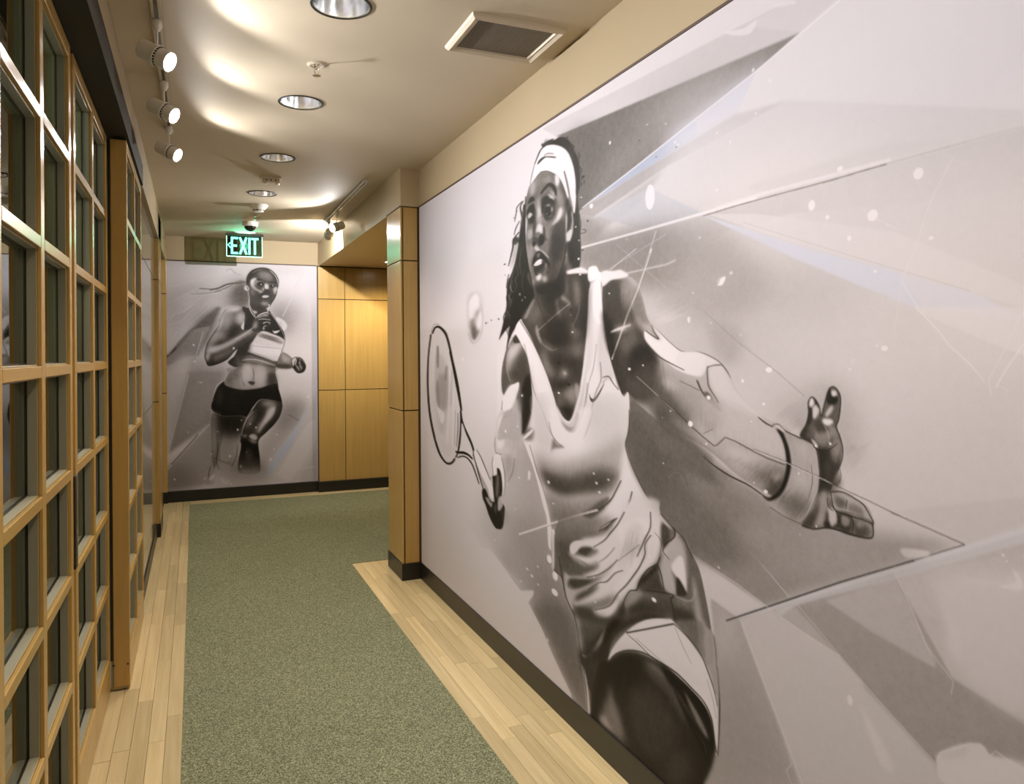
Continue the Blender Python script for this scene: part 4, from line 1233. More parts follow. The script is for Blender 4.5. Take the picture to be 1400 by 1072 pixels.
s 110 .7 .3 .9:1718,934 1775,1043 1822,1149 1906,1223 1965,1296 2023,1336 2092,1359
s 130 .6 .3 .8:1759,1016 1814,1136 1848,1174
B 5.71 2.78
f 204 3 .8:2330,754 2377,713 2364,864 2362,966 2314,1058 2304,931
f 190 4 .7:2397,910 2432,867 2452,967 2515,1064 2429,1066 2396,1011
f 206 2 .9:2419,978 2495,1011 2473,1060 2417,1089
f 232 1 .9:2366,717 2423,722 2421,867 2364,830
s 60 .9 .3 .9:2324,748 2317,834 2297,954 2265,1059 2246,1130 2200,1215 2161,1251
B 7.20 3.12
s 45 .9 .3 .95:1669,826 1785,908 1864,976 1954,1066 2025,1159 2053,1207 2108,1240 2161,1251
B 5.25 2.66
s 70 .8 .3 .9:2425,717 2433,801 2451,934 2495,1011 2545,1109
B 6.27 2.91
f 196 1.6 .95:2046,1207 2107,1246 2167,1257 2226,1196 2264,1129 2315,1012 2289,1128 2263,1211 2212,1274 2186,1294 2134,1293 2080,1261
f 150 1.4 .9:2080,1255 2147,1274 2199,1266 2232,1213 2244,1236 2199,1290 2134,1290
s 228 1.4 .4 .9:2046,1207 2107,1246 2161,1256 2213,1203 2252,1130
s 90 .7 .3 .9:2313,1092 2294,1168 2244,1254 2199,1293
B 5.64 2.76
s 90 .8 .3 .9:2413,1011 2418,1078 2371,1136 2323,1241 2280,1310
s 110 .6 .3 .8:2386,944 2361,1034 2325,1092 2300,1185
f 28 .25 1:2327,1132 2335,1157 2357,1164 2396,1141 2444,1087 2408,1118 2371,1146 2350,1151 2335,1144
B 5.18 2.65
s 55 1 .3 .9:2429,1069 2473,1063 2504,1086 2543,1110
s 90 .6 .3 .9:2429,1089 2473,1063
f 215 10 .7:2359,1176 2493,1119 2595,1167 2574,1280 2310,1307
B 5.59 2.75
f 175 10 .5:2312,1185 2428,1144 2416,1200 2335,1263
E
C:1686,1367 1787,1266 1826,1154 2551,1121 2609,1175 2604,1256 2587,1296 2612,1340 2672,1416 2729,1462 2785,1488 2807,1558 2726,1712 2455,1884 1999,1906 1989,1724 1911,1575 1841,1502 1770,1402
B 7.33 3.15
f 205 10 .9:1818,1172 1958,1165 1982,1332 2007,1444 1870,1474
B 8.12 3.32
f 90 3 .7:1663,1338 1801,1313 1800,1362 1710,1371
B 6.40 2.94
f 226 4 .9:1984,1216 2049,1212 2099,1276 2183,1296 2253,1198 2352,1192 2297,1290 2228,1377 2110,1358 2009,1312
B 6.90 3.06
f 110 2 .8:2008,1338 2047,1354 2110,1361 2008,1381 1988,1406
s 100 .7 .3 .8:1970,1269 1996,1319 2047,1348 2110,1364
B 5.75 2.79
s 140 .7 .3 .8:2362,1191 2330,1245 2296,1295
B 5.16 2.64
f 200 16 .8:2405,1143 2560,1144 2613,1203 2595,1271 2463,1304 2318,1330
B 5.99 2.85
f 160 10 .8:1828,1426 2007,1433 2228,1393 2462,1314 2595,1271 2557,1381 2461,1454 2132,1516 1925,1537
f 92 9 .95:1870,1474 2006,1479 2180,1465 2380,1410 2538,1403 2519,1445 2440,1487 2271,1521 2106,1565 1965,1560 1911,1528
f 78 8 .8:1925,1514 2107,1509 2226,1501 2400,1453 2480,1461 2315,1513 2057,1557
f 130 9 .85:1911,1575 2155,1567 2358,1521 2480,1481 2399,1555 2225,1609 2003,1675 1937,1629
h 100 .6 0.30 40 .3:1842,1466 1896,1589 2518,1474 2585,1334
h 190 .6 0.24 26 .3:2007,1404 2006,1485 2538,1374 2558,1299
h 110 .6 0.30 26 .3:1938,1594 1989,1724 2356,1615 2460,1504
B 7.85 3.27
s 190 2 .6 .8:1694,1367 1769,1433 1856,1512 1897,1571
s 110 1 .4 .8:1770,1390 1842,1490 1911,1575 1937,1653 1989,1706
B 6.08 2.88
f 110 6 .7:1990,1654 2270,1590 2440,1532 2459,1544 2314,1602 2154,1656 2002,1732
f 150 6 .8:2003,1709 2292,1617 2398,1596 2377,1651 2223,1717 2041,1724
B 4.91 2.58
f 224 4 1:2587,1296 2603,1341 2646,1397 2729,1462 2786,1492 2785,1563 2694,1629 2457,1720 2312,1749 2397,1678 2458,1624 2398,1611 2459,1534 2537,1452
f 212 6 .7:2628,1456 2728,1530 2694,1629 2554,1613
B 5.58 2.76
f 204 5 .8:2313,1665 2459,1584 2497,1606 2376,1693 2223,1739
s 50 1.2 .3 .95:2556,1429 2518,1474 2479,1515 2419,1551 2378,1567
f 90 2 .8:2336,1567 2399,1530 2470,1502 2459,1529 2399,1560 2314,1602 2270,1600
f 70 1.6 .8:2270,1603 2378,1569 2419,1546 2439,1547 2357,1599 2314,1613
B 5.16 2.65
s 42 1.2 .3 .95:2628,1456 2600,1517 2554,1579 2497,1620 2448,1666 2397,1703 2323,1741
s 70 .8 .3 .9:2610,1487 2573,1547 2535,1588
s 60 1 .3 .9:2526,1568 2459,1599 2398,1632
s 80 .8 .3 .9:2526,1570 2488,1603 2438,1633 2356,1666
s 80 .8 .3 .9:2497,1601 2448,1626 2398,1647
B 4.54 2.48
s 110 .7 .3 .8:2636,1492 2679,1526 2720,1559
s 45 1.1 .3 .95:2741,1473 2740,1546 2711,1597 2660,1670
s 45 1.1 .3 .95:2744,1581 2711,1625 2702,1660
s 90 .6 .3 .9:2760,1568 2785,1590
B 5.12 2.64
s 130 .6 .3 .8:2534,1661 2476,1715
B 6.20 2.90
d 232 .9:1963,1527,12,7 2358,1433,7,4 2379,1466,9,5 2467,1440,8,4 2401,1497,9,5 2008,1610,8,3 1755,1382,8,3
B 8.05 3.31
f 232 .6 1:1702,1360 1786,1321 1808,1316 1786,1336 1717,1367
E
B 4.60 2.50
s 60 .8 .3 .9:2612,1175 2608,1251 2587,1293 2603,1337 2672,1416 2729,1462 2786,1490
B 7.08 3.10
s 90 .9 .4 .9:1996,1728 1988,1782 1987,1835
f 226 .7 .9:1989,1729 2028,1727 2002,1767 2007,1830 1987,1835
S 222 2.2 .3 1:1639,1821 1976,1703 2247,1610 2388,1565
S 120 .6 .3 .6:1655,1822 2003,1699 2224,1624
B 8.05 3.31
S 230 .8 .3 .7:1737,1554 1783,1511
C:1988,1736 2021,1723 2196,1533 2741,1442 2796,1495 2864,1529 2921,1555 2943,1575 2995,1620 3027,1693 3058,1803 3057,1887 3005,1891 2940,1852 2867,1830 2768,1849 2669,1894 2581,1957 2505,2031 2466,2091 2425,2145 2341,2255 2276,2282 2244,2173 2239,2115 2200,2037 2177,2017 2118,1969 2082,1901 2005,1887 1993,1821
B 4.96 2.60
f 112 9 1:1886,1770 2146,1685 2472,1621 2740,1573 3092,1485 3087,1990 1873,2506
B 6.25 2.92
f 96 8 .9:2021,1740 2146,1718 2192,1773 2261,1799 2390,1766 2369,1807 2203,1857 2107,1872 2058,1822
f 122 8 .8:1969,1664 2372,1591 2511,1578 2371,1648 2217,1702 1968,1769
B 5.32 2.69
f 218 3 1:2605,1493 2789,1460 2803,1573 2786,1643 2738,1695 2671,1750 2645,1790 2600,1817 2526,1882 2468,1935 2366,1973 2346,1953 2449,1906 2527,1838 2409,1898 2213,1979 2190,1959 2259,1895 2389,1828 2509,1736 2410,1802 2347,1829 2260,1847 2369,1792 2390,1761 2305,1790 2215,1794 2145,1784 2294,1764 2391,1715 2262,1735 2262,1703 2371,1668 2472,1626 2531,1565
B 4.90 2.58
f 226 3 .8:2530,1604 2707,1530 2739,1596 2654,1717 2564,1808 2469,1875 2527,1799 2602,1731 2490,1770 2389,1817 2566,1702
f 205 4 .6:2603,1588 2690,1561 2655,1661 2565,1741 2528,1741
B 6.20 2.91
f 214 .7 1:2157,1754 2193,1727 2262,1708 2273,1719 2227,1754 2192,1778 2163,1783
f 75 1.6 .9:2227,1759 2284,1727 2349,1720 2295,1754 2349,1748 2295,1759
f 200 3 .8:2145,1790 2215,1794 2305,1788 2380,1761 2369,1774 2261,1802 2180,1798
f 75 3 .95:2143,1901 2161,1879 2237,1861 2326,1845 2347,1844 2259,1890 2190,1912
f 190 2 .9:2107,1877 2155,1875 2260,1847 2358,1826 2260,1858 2155,1886 2131,1921 2190,1920 2304,1875 2389,1833 2259,1911 2190,1964 2177,2006 2118,1969
f 72 3 .95:2195,1962 2225,1927 2315,1879 2389,1843 2357,1878 2281,1926 2201,1966
B 5.53 2.75
f 150 5 .8:2236,1966 2388,1904 2527,1838 2488,1879 2388,1935 2292,1960
f 220 1.4 .9:2351,1954 2408,1929 2478,1897 2526,1863 2507,1903 2438,1950 2398,1955
f 70 5 .8:2213,1979 2346,1953 2387,1961 2468,1945 2428,1983 2302,2009 2224,2013
f 175 4 .9:2200,2031 2235,2031 2256,2088 2300,2125 2386,2043 2438,1975 2407,2026 2311,2137 2244,2151 2217,2080
f 90 7 .8:2257,2034 2428,1988 2365,2071 2300,2120 2256,2088
f 40 3 .95:2564,1857 2563,1905 2487,1949 2447,2012 2364,2112 2310,2163 2255,2169 2426,2106 2486,2008 2563,1939 2617,1907 2544,1921
f 36 4 .9:2407,2015 2526,1917 2563,1876 2544,1930 2467,2015 2395,2117 2343,2137
B 4.78 2.55
f 60 2 .95:2466,2045 2525,1980 2652,1900 2768,1849 2860,1828 2815,1829 2703,1851 2581,1913 2506,1972 2447,2042 2395,2117 2456,2095
B 4.43 2.46
f 85 6 .8:2525,1946 2703,1851 2860,1810 2861,1758 2704,1805 2581,1889
f 60 6 .8:2653,1830 2784,1808 2815,1807 2703,1851 2600,1879
f 175 4 .8:2573,1873 2635,1835 2687,1792 2696,1780 2653,1792 2600,1827
f 40 2.5 .95:2662,1776 2688,1736 2770,1674 2778,1685 2738,1723 2679,1766
f 75 5 .9:2671,1778 2778,1694 2808,1730 2861,1741 2785,1759 2704,1778
B 3.93 2.31
f 190 3 .9:2794,1681 2817,1622 2892,1553 2934,1594 2933,1703 2891,1681 2862,1663 2883,1735 2816,1737
f 226 1.6 .9:2862,1646 2906,1609 2927,1638 2936,1715 2898,1688 2862,1667
f 60 1.6 .9:2891,1681 2936,1719 2890,1741 2883,1717
f 200 2 .9:2802,1621 2863,1568 2893,1536 2900,1547 2848,1597 2825,1625
f 80 2 .9:2803,1533 2834,1531 2848,1563 2818,1604 2803,1582
f 215 1.6 .9:2796,1503 2849,1528 2863,1538 2849,1536 2803,1520
f 130 3 .7:2883,1743 2941,1734 2967,1743 2946,1783 2890,1784
s 190 1.5 .5 .8:2883,1743 2933,1741 2967,1727 2981,1690
f 60 6 .8:2875,1780 2960,1770 2999,1823 2986,1877 2931,1846 2875,1823
B 3.53 2.19
f 176 3 .8:2968,1652 2994,1710 3013,1762 3045,1808 3044,1888 2999,1864 2993,1809 2974,1749
B 5.23 2.67
s 45 1.1 .3 .95:2577,1536 2530,1589 2482,1629 2432,1670 2349,1714
s 45 1 .3 .95:2512,1573 2453,1615 2392,1643
s 60 .7 .3 .9:2531,1565 2473,1606 2433,1634
B 4.46 2.46
s 42 1.1 .3 .95:2740,1505 2740,1555 2706,1603 2672,1652 2655,1675
B 4.78 2.55
s 42 1.1 .3 .95:2743,1581 2706,1621 2706,1654 2672,1704 2637,1741 2583,1793 2527,1838 2468,1900 2356,1950
B 5.41 2.72
s 60 .9 .3 .95:2528,1716 2470,1761 2389,1807 2293,1843
s 60 .9 .3 .95:2565,1745 2509,1770 2450,1816 2389,1838 2304,1888
s 80 .7 .3 .8:2510,1677 2451,1725 2390,1761
B 4.79 2.55
s 80 .6 .3 .8:2673,1629 2602,1674 2528,1721
s 42 1.2 .3 .95:2794,1641 2778,1667 2722,1700 2680,1743 2658,1782 2645,1792 2609,1805 2573,1844 2564,1871
B 4.19 2.39
s 80 .7 .3 .9:2764,1568 2795,1583 2802,1608 2786,1656
s 42 1 .3 .95:2778,1667 2801,1697 2816,1741
s 42 1 .3 .95:2704,1775 2800,1754 2868,1743 2853,1761 2868,1791 2875,1819
s 42 1.3 .3 .95:2796,1499 2864,1529 2878,1543 2870,1562 2825,1594 2810,1619
s 42 .9 .3 .9:2810,1619 2847,1637
B 3.80 2.27
s 45 .8 .3 .95:2887,1682 2912,1705 2938,1720
B 6.72 3.03
s 50 .9 .3 .9:2058,1822 2082,1890 2094,1920
B 5.77 2.81
s 45 1.2 .3 .9:2239,2147 2289,2140 2344,2084 2428,1993
B 6.23 2.91
h 60 .6 0.36 24 .3:2059,1749 2107,1866 2369,1792 2261,1788
B 4.42 2.45
h 70 .6 0.30 24 .3:2526,1936 2582,1880 2860,1784 2860,1819
E
B 6.59 3.00
s 50 .9 .3 .9:2008,1743 1993,1821 2005,1887 2082,1901 2118,1969 2189,2024 2222,2089 2244,2173
f 224 .8 .9:1988,1736 2021,1726 2014,1759 2012,1874 1992,1885 1991,1793
B 3.77 2.26
s 45 1 .3 .9:2864,1529 2921,1551 2943,1575 2969,1602
B 5.68 2.78
d 236 1:2758,1791,14,7 2355,1826,5,3 2364,1917,6,3 2734,1654,6,3 1966,1856,21,14 2014,1981,26,13 2024,1910,18,14
B 4.22 2.40
f 40 2 1:2379,2151 2458,2104 2512,2057 2614,2009 2728,1988 2832,1984 2944,2001 3032,2028 3060,2092 3066,2142 3051,2193 3015,2262 2955,2376 2275,2755 2280,2429
B 5.72 2.80
f 62 5 .9:2234,2152 2380,2042 2425,2061 2390,2141 2354,2269 2305,2360 2270,2257
f 190 2 .9:2210,2053 2247,2148 2320,2130 2403,2035 2438,1978 2403,2057 2308,2137 2253,2154
f 160 3 .8:2258,2203 2295,2247 2318,2284 2317,2354 2287,2344
f 222 1 .9:2252,2193 2283,2229 2304,2290 2317,2354 2293,2359 2276,2266
s 50 .9 .3 .9:2244,2152 2282,2264 2295,2358
S 50 .9 .3 .9:2295,2247 2342,2280
B 4.20 2.40
f 52 12 .9:2512,2079 2691,2002 2798,2007 2928,2031 3003,2064 3031,2114 3001,2191 2877,2334 2608,2475 2508,2358 2489,2169
f 105 8 .8:2681,2021 2763,2005 2864,2034 2928,2069 2958,2120 2896,2111 2831,2071 2745,2057
f 135 5 .7:2709,2015 2772,2002 2832,2023 2798,2026
f 78 10 .8:2592,2170 2726,2085 2830,2110 2879,2185 2759,2310 2630,2301
B 5.18 2.66
f 150 7 .8:2387,2352 2445,2232 2473,2176 2499,2220 2551,2284 2570,2350 2487,2357
f 190 3 .6:2387,2352 2433,2315 2465,2339 2508,2347
f 40 8 .8:2501,2110 2594,2038 2672,2024 2613,2130 2531,2239
f 45 5 .9:2365,2276 2402,2142 2458,2121 2434,2225 2341,2350
B 3.87 2.30
f 90 14 .7:2828,2276 2910,2208 2957,2213 2925,2309 2827,2360
f 34 2.5 .95:2798,1982 2944,2001 3032,2028 3063,2099 3066,2142 3031,2132 2973,2086 2896,2044 2832,2023
B 3.58 2.21
f 150 2.4 .8:2920,2025 2951,2040 3003,2073 3038,2110 3024,2117 2973,2086
f 34 2.5 .9:2864,2038 2927,2078 3002,2118 3038,2151 3030,2199 3009,2169 2942,2118
s 90 1 .5 .8:2958,2120 3017,2139 3027,2169
B 4.37 2.44
h 110 .7 0.27 40 .3:2553,2090 2508,2325 2878,2252 2928,2069
h 40 .7 0.30 40 .3:2509,2248 2628,2465 3001,2237 3003,2064
B 5.01 2.62
h 120 .7 0.24 22 .3:2422,2286 2444,2344 2629,2375 2640,2296
B 4.01 2.34
f 222 1 1:2458,2104 2480,2058 2544,1991 2595,1955 2692,1884 2834,1828 2875,1829 2930,1848 2998,1880 3040,1918 3075,1970 3081,2020 3083,2133 3073,2143 3063,2081 3032,2033 2959,2005 2840,1985 2746,1987 2653,1998 2574,2026 2512,2060
B 4.37 2.44
f 205 6 .7:2469,2089 2544,2013 2710,1975 2881,1979 3004,2000 2881,1984 2709,1990 2554,2031
B 3.78 2.27
f 214 6 .6:2799,1938 2929,1947 3018,1976 2929,1975
s 40 1.6 .4 1:2458,2106 2512,2059 2594,2016 2691,1989 2781,1984 2881,1984 2959,2000 3018,2016 3053,2050 3066,2106 3076,2141
s 45 1.2 .3 .95:2867,1833 2930,1848 2998,1875 3033,1911 3068,1964 3081,2003
B 3.30 2.12
s 45 1.2 .3 .95:3082,1888 3091,1998 3083,2124 3080,2148
B 4.37 2.44
S 45 1.3 .3 .95:2583,1959 2729,1895 2867,1834
s 60 .8 .3 .9:2590,1962 2654,1969 2746,1987
s 110 .6 .3 .8:2644,1957 2728,1968 2815,1980
B 3.79 2.27
s 110 .6 .3 .8:2871,1838 2914,1887 2960,1926
B 3.38 2.15
s 120 .6 .3 .8:3033,1943 3061,1994 3074,2041
f 165 2 .9:3013,1797 3070,1801 3083,1879 3088,1973 3075,1970 3047,1919 3005,1873
f 130 3 .8:2875,1824 3006,1782 3020,1849 3019,1885 2945,1852
s 70 .7 .3 .9:3066,1802 3076,1847 3079,1898
s 230 .7 .3 .8:3075,1970 3084,2036 3083,2116
B 6.36 2.92
f 40 2 .8:2138,373 2167,352 2202,398 2188,415 2159,423
f 38 3 .85:2035,682 2082,653 2134,611 2141,659 2125,723 2034,757 1955,745
s 36 1.4 .4 .9:2139,539 2131,584 2097,634 2051,680
B 6.81 3.03
f 44 4 .7:2007,487 2084,491 2113,542 2098,587 2037,600 1998,554
f 140 4 .5:1960,473 2000,472 1991,526 1958,542 1951,506
f 36 1.2 .9:1913,338 1938,311 1994,315 1962,326 1937,339 1929,369 1916,374
f 36 1.5 .8:1928,380 1961,396 2009,403 2040,376 2040,396 2008,415 1953,407
s 36 .9 .3 .95:1941,344 1970,335 2010,342 2033,357
f 36 .5 1:1949,366 1974,357 2005,369 2001,389 1973,393 1953,383
d 215 1:1964,383,4,2
f 175 .8 .7:2005,362 2025,369 2017,385 2005,380
B 7.82 3.24
f 36 .8 .95:1779,332 1810,323 1836,331 1840,357 1818,357 1792,345
B 7.27 3.13
s 160 .8 .3 .8:1928,391 1944,414 1960,424
f 220 1.2 .9:2054,232 2081,248 2082,268 2063,281 2051,262
B 6.68 3.00
f 215 1.4 .7:2093,385 2108,398 2100,413 2074,425 2063,413
B 7.48 3.17
f 215 1.2 .9:1878,421 1899,423 1915,438 1902,450 1877,441
f 36 .9 1:1885,480 1910,469 1935,480 1931,500 1901,507 1881,499
f 36 .8 1:1818,483 1846,489 1833,503 1820,499
f 36 .8 .95:1813,582 1828,555 1858,544 1876,534 1901,539 1934,557 1978,587 1989,612 1958,593 1925,577 1892,564 1858,569 1828,585
f 150 1 .7:1867,540 1892,541 1888,557 1863,557
f 36 1 .85:1832,602 1891,602 1942,586 1933,603 1891,612 1840,618 1874,632 1908,632 1848,633
s 200 .7 .3 .9:1893,527 1934,543 1982,573
B 6.84 3.03
h 36 .6 .35 20 .3:1977,399 1960,480 2113,589 2136,472
f 120 5 .5:1949,604 1989,619 2005,645 1973,635
B 7.59 3.20
f 36 3 .6:1822,670 1856,680 1923,721 1889,726 1839,701
B 8.99 3.48
h 120 .5 .5 26 .4:1550,599 1630,592 1557,811 1464,806
B 8.31 3.35
h 22 .8 .6 20 .3:1652,435 1718,444 1786,711 1647,700
s 170 .6 .3 .8:1698,487 1669,558 1687,613
s 150 .6 .3 .7:1724,594 1695,652 1713,691
s 160 .6 .3 .8:1630,562 1649,609 1614,629 1633,661 1604,689
B 9.09 3.50
s 44 1.2 .3 .9:1540,598 1519,636 1549,670 1508,706 1527,746
B 7.55 3.19
s 150 .6 .3 .9:1832,588 1875,585 1925,580
s 170 .5 .3 .8:1858,574 1875,589
f 60 1.2 .8:1909,575 1938,578 1933,590 1913,590
s 38 1 .3 1:1810,587 1849,596 1892,595 1933,586 1958,584
B 6.33 2.92
f 30 2 .7:2153,541 2186,539 2206,574 2184,624 2163,595
B 6.98 3.07
f 34 3 .6:1923,693 2035,679 2082,659 2051,697 1972,722
f 36 .7 .9:1995,267 2034,275 2057,300 2058,324 2045,318 2034,294 1995,272
f 150 2 .6:1931,229 1996,233 2011,253 1955,248
B 6.39 2.93
s 70 1.4 .5 .8:2129,238 2154,289 2174,346 2191,389
f 205 3 .6:2175,301 2203,345 2209,392 2188,375
f 46 1 .9:2212,182 2250,217 2262,265 2265,307 2248,354 2230,351 2231,300 2218,242
s 50 .8 .3 .9:2259,248 2279,269 2267,282
s 50 .8 .3 .9:2253,192 2260,216 2246,216
s 50 .8 .3 .9:2192,144 2219,164 2205,164
B 5.90 2.82
f 48 5 .7:2271,674 2325,725 2317,862 2286,931 2268,860 2282,756
B 7.04 3.08
f 46 5 .6:1916,665 2061,703 2087,779 2002,824 1929,756
B 6.14 2.88
f 170 1.6 .7:2215,1096 2246,1112 2233,1154 2214,1143
h 150 .6 .3 14 .3:2166,874 2152,940 2267,942 2280,878
B 6.79 3.03
f 44 6 .7:1958,848 2154,856 2166,929 2057,945 1957,912
s 160 1 .4 .7:1911,937 2000,964 2057,958
B 6.14 2.88
s 150 1 .4 .7:2257,790 2231,835 2193,869
B 5.24 2.66
f 36 4 .7:2432,823 2497,870 2516,989 2474,967 2437,884
B 4.80 2.54
f 150 3 .5:2561,745 2620,766 2639,814 2580,820
f 120 4 .5:2580,799 2638,855 2656,938 2599,895
B 3.66 2.23
f 112 5 .9:2774,1196 2865,1227 2971,1265 3068,1307 3140,1328 3128,1362 3003,1349 2864,1318 2773,1285
B 2.99 2.01
f 146 8 .8:3068,1310 3140,1329 3209,1340 3252,1352 3293,1366 3283,1391 3208,1382 3116,1367
s 46 1.5 .4 .95:3024,1286 3068,1305 3140,1326 3209,1338 3252,1350 3293,1364
B 3.73 2.25
f 96 5 .7:2790,1168 2880,1205 3004,1255 3068,1288 3055,1302 2937,1263 2790,1212
f 118 14 .6:2676,1429 2822,1463 2988,1502 3022,1553 2952,1569 2870,1527 2761,1474
B 2.20 1.73
f 60 5 .6:3528,1271 3537,1291 3509,1316 3491,1305
h 60 .6 .5 30 .3:3483,1220 3482,1299 3528,1271 3542,1199
h 200 .5 .5 12 .3:3455,1169 3464,1200 3511,1188 3511,1160
s 205 .8 .3 .8:3488,1155 3502,1175 3501,1196
s 44 1 .3 .9:3454,1209 3478,1217 3506,1210 3529,1193
s 190 .7 .3 .8:3514,1337 3527,1345 3562,1345 3596,1349
B 2.00 1.65
f 60 3 .6:3588,1351 3621,1358 3625,1364 3596,1359
h 70 .5 .5 20 .3:3527,1359 3527,1394 3620,1395 3625,1364
h 90 .5 .45 18 .3:3509,1316 3514,1347 3612,1353 3604,1331
B 2.49 1.84
h 80 .6 .45 30 .35:3319,1380 3383,1315 3463,1317 3413,1404
B 3.62 2.22
h 90 .5 .4 40 .35:2867,1059 2836,1156 3081,1243 3082,1172
B 2.86 1.97
h 110 .5 .35 26 .35:3141,1221 3141,1244 3344,1271 3344,1250
h 70 .6 .4 20 .35:3187,1315 3242,1262 3359,1283 3324,1351
B 4.95 2.59
h 60 .6 .45 30 .35:2474,741 2461,904 2644,909 2627,738
h 140 .5 .4 16 .35:2568,722 2557,832 2683,839 2665,757
B 4.38 2.43
h 70 .6 .45 26 .35:2625,940 2603,1085 2838,1116 2822,991
B 4.95 2.59
s 210 1.6 .8 .8:2488,905 2546,893 2626,882
h 220 .6 .5 10 .4:2488,897 2645,878 2645,889 2493,910
B 3.91 2.30
h 215 .6 .4 20 .4:2737,867 2937,811 3011,857 2807,894
B 6.04 2.87
h 80 .5 .35 40 .4:1884,1484 1938,1571 2518,1474 2548,1382
h 90 .5 .4 26 .4:1978,1599 2003,1709 2398,1596 2460,1509
B 4.65 2.51
h 90 .5 .4 26 .35:2603,1588 2528,1750 2705,1704 2731,1570
h 60 .5 .45 26 .35:2582,1880 2563,1939 2860,1828 2861,1758
B 3.74 2.26
h 60 .5 .4 22 .35:2875,1754 2882,1820 2999,1864 2967,1731
B 5.95 2.85
h 200 .5 .35 20 .35:2145,1801 2168,1867 2390,1797 2390,1756
"""
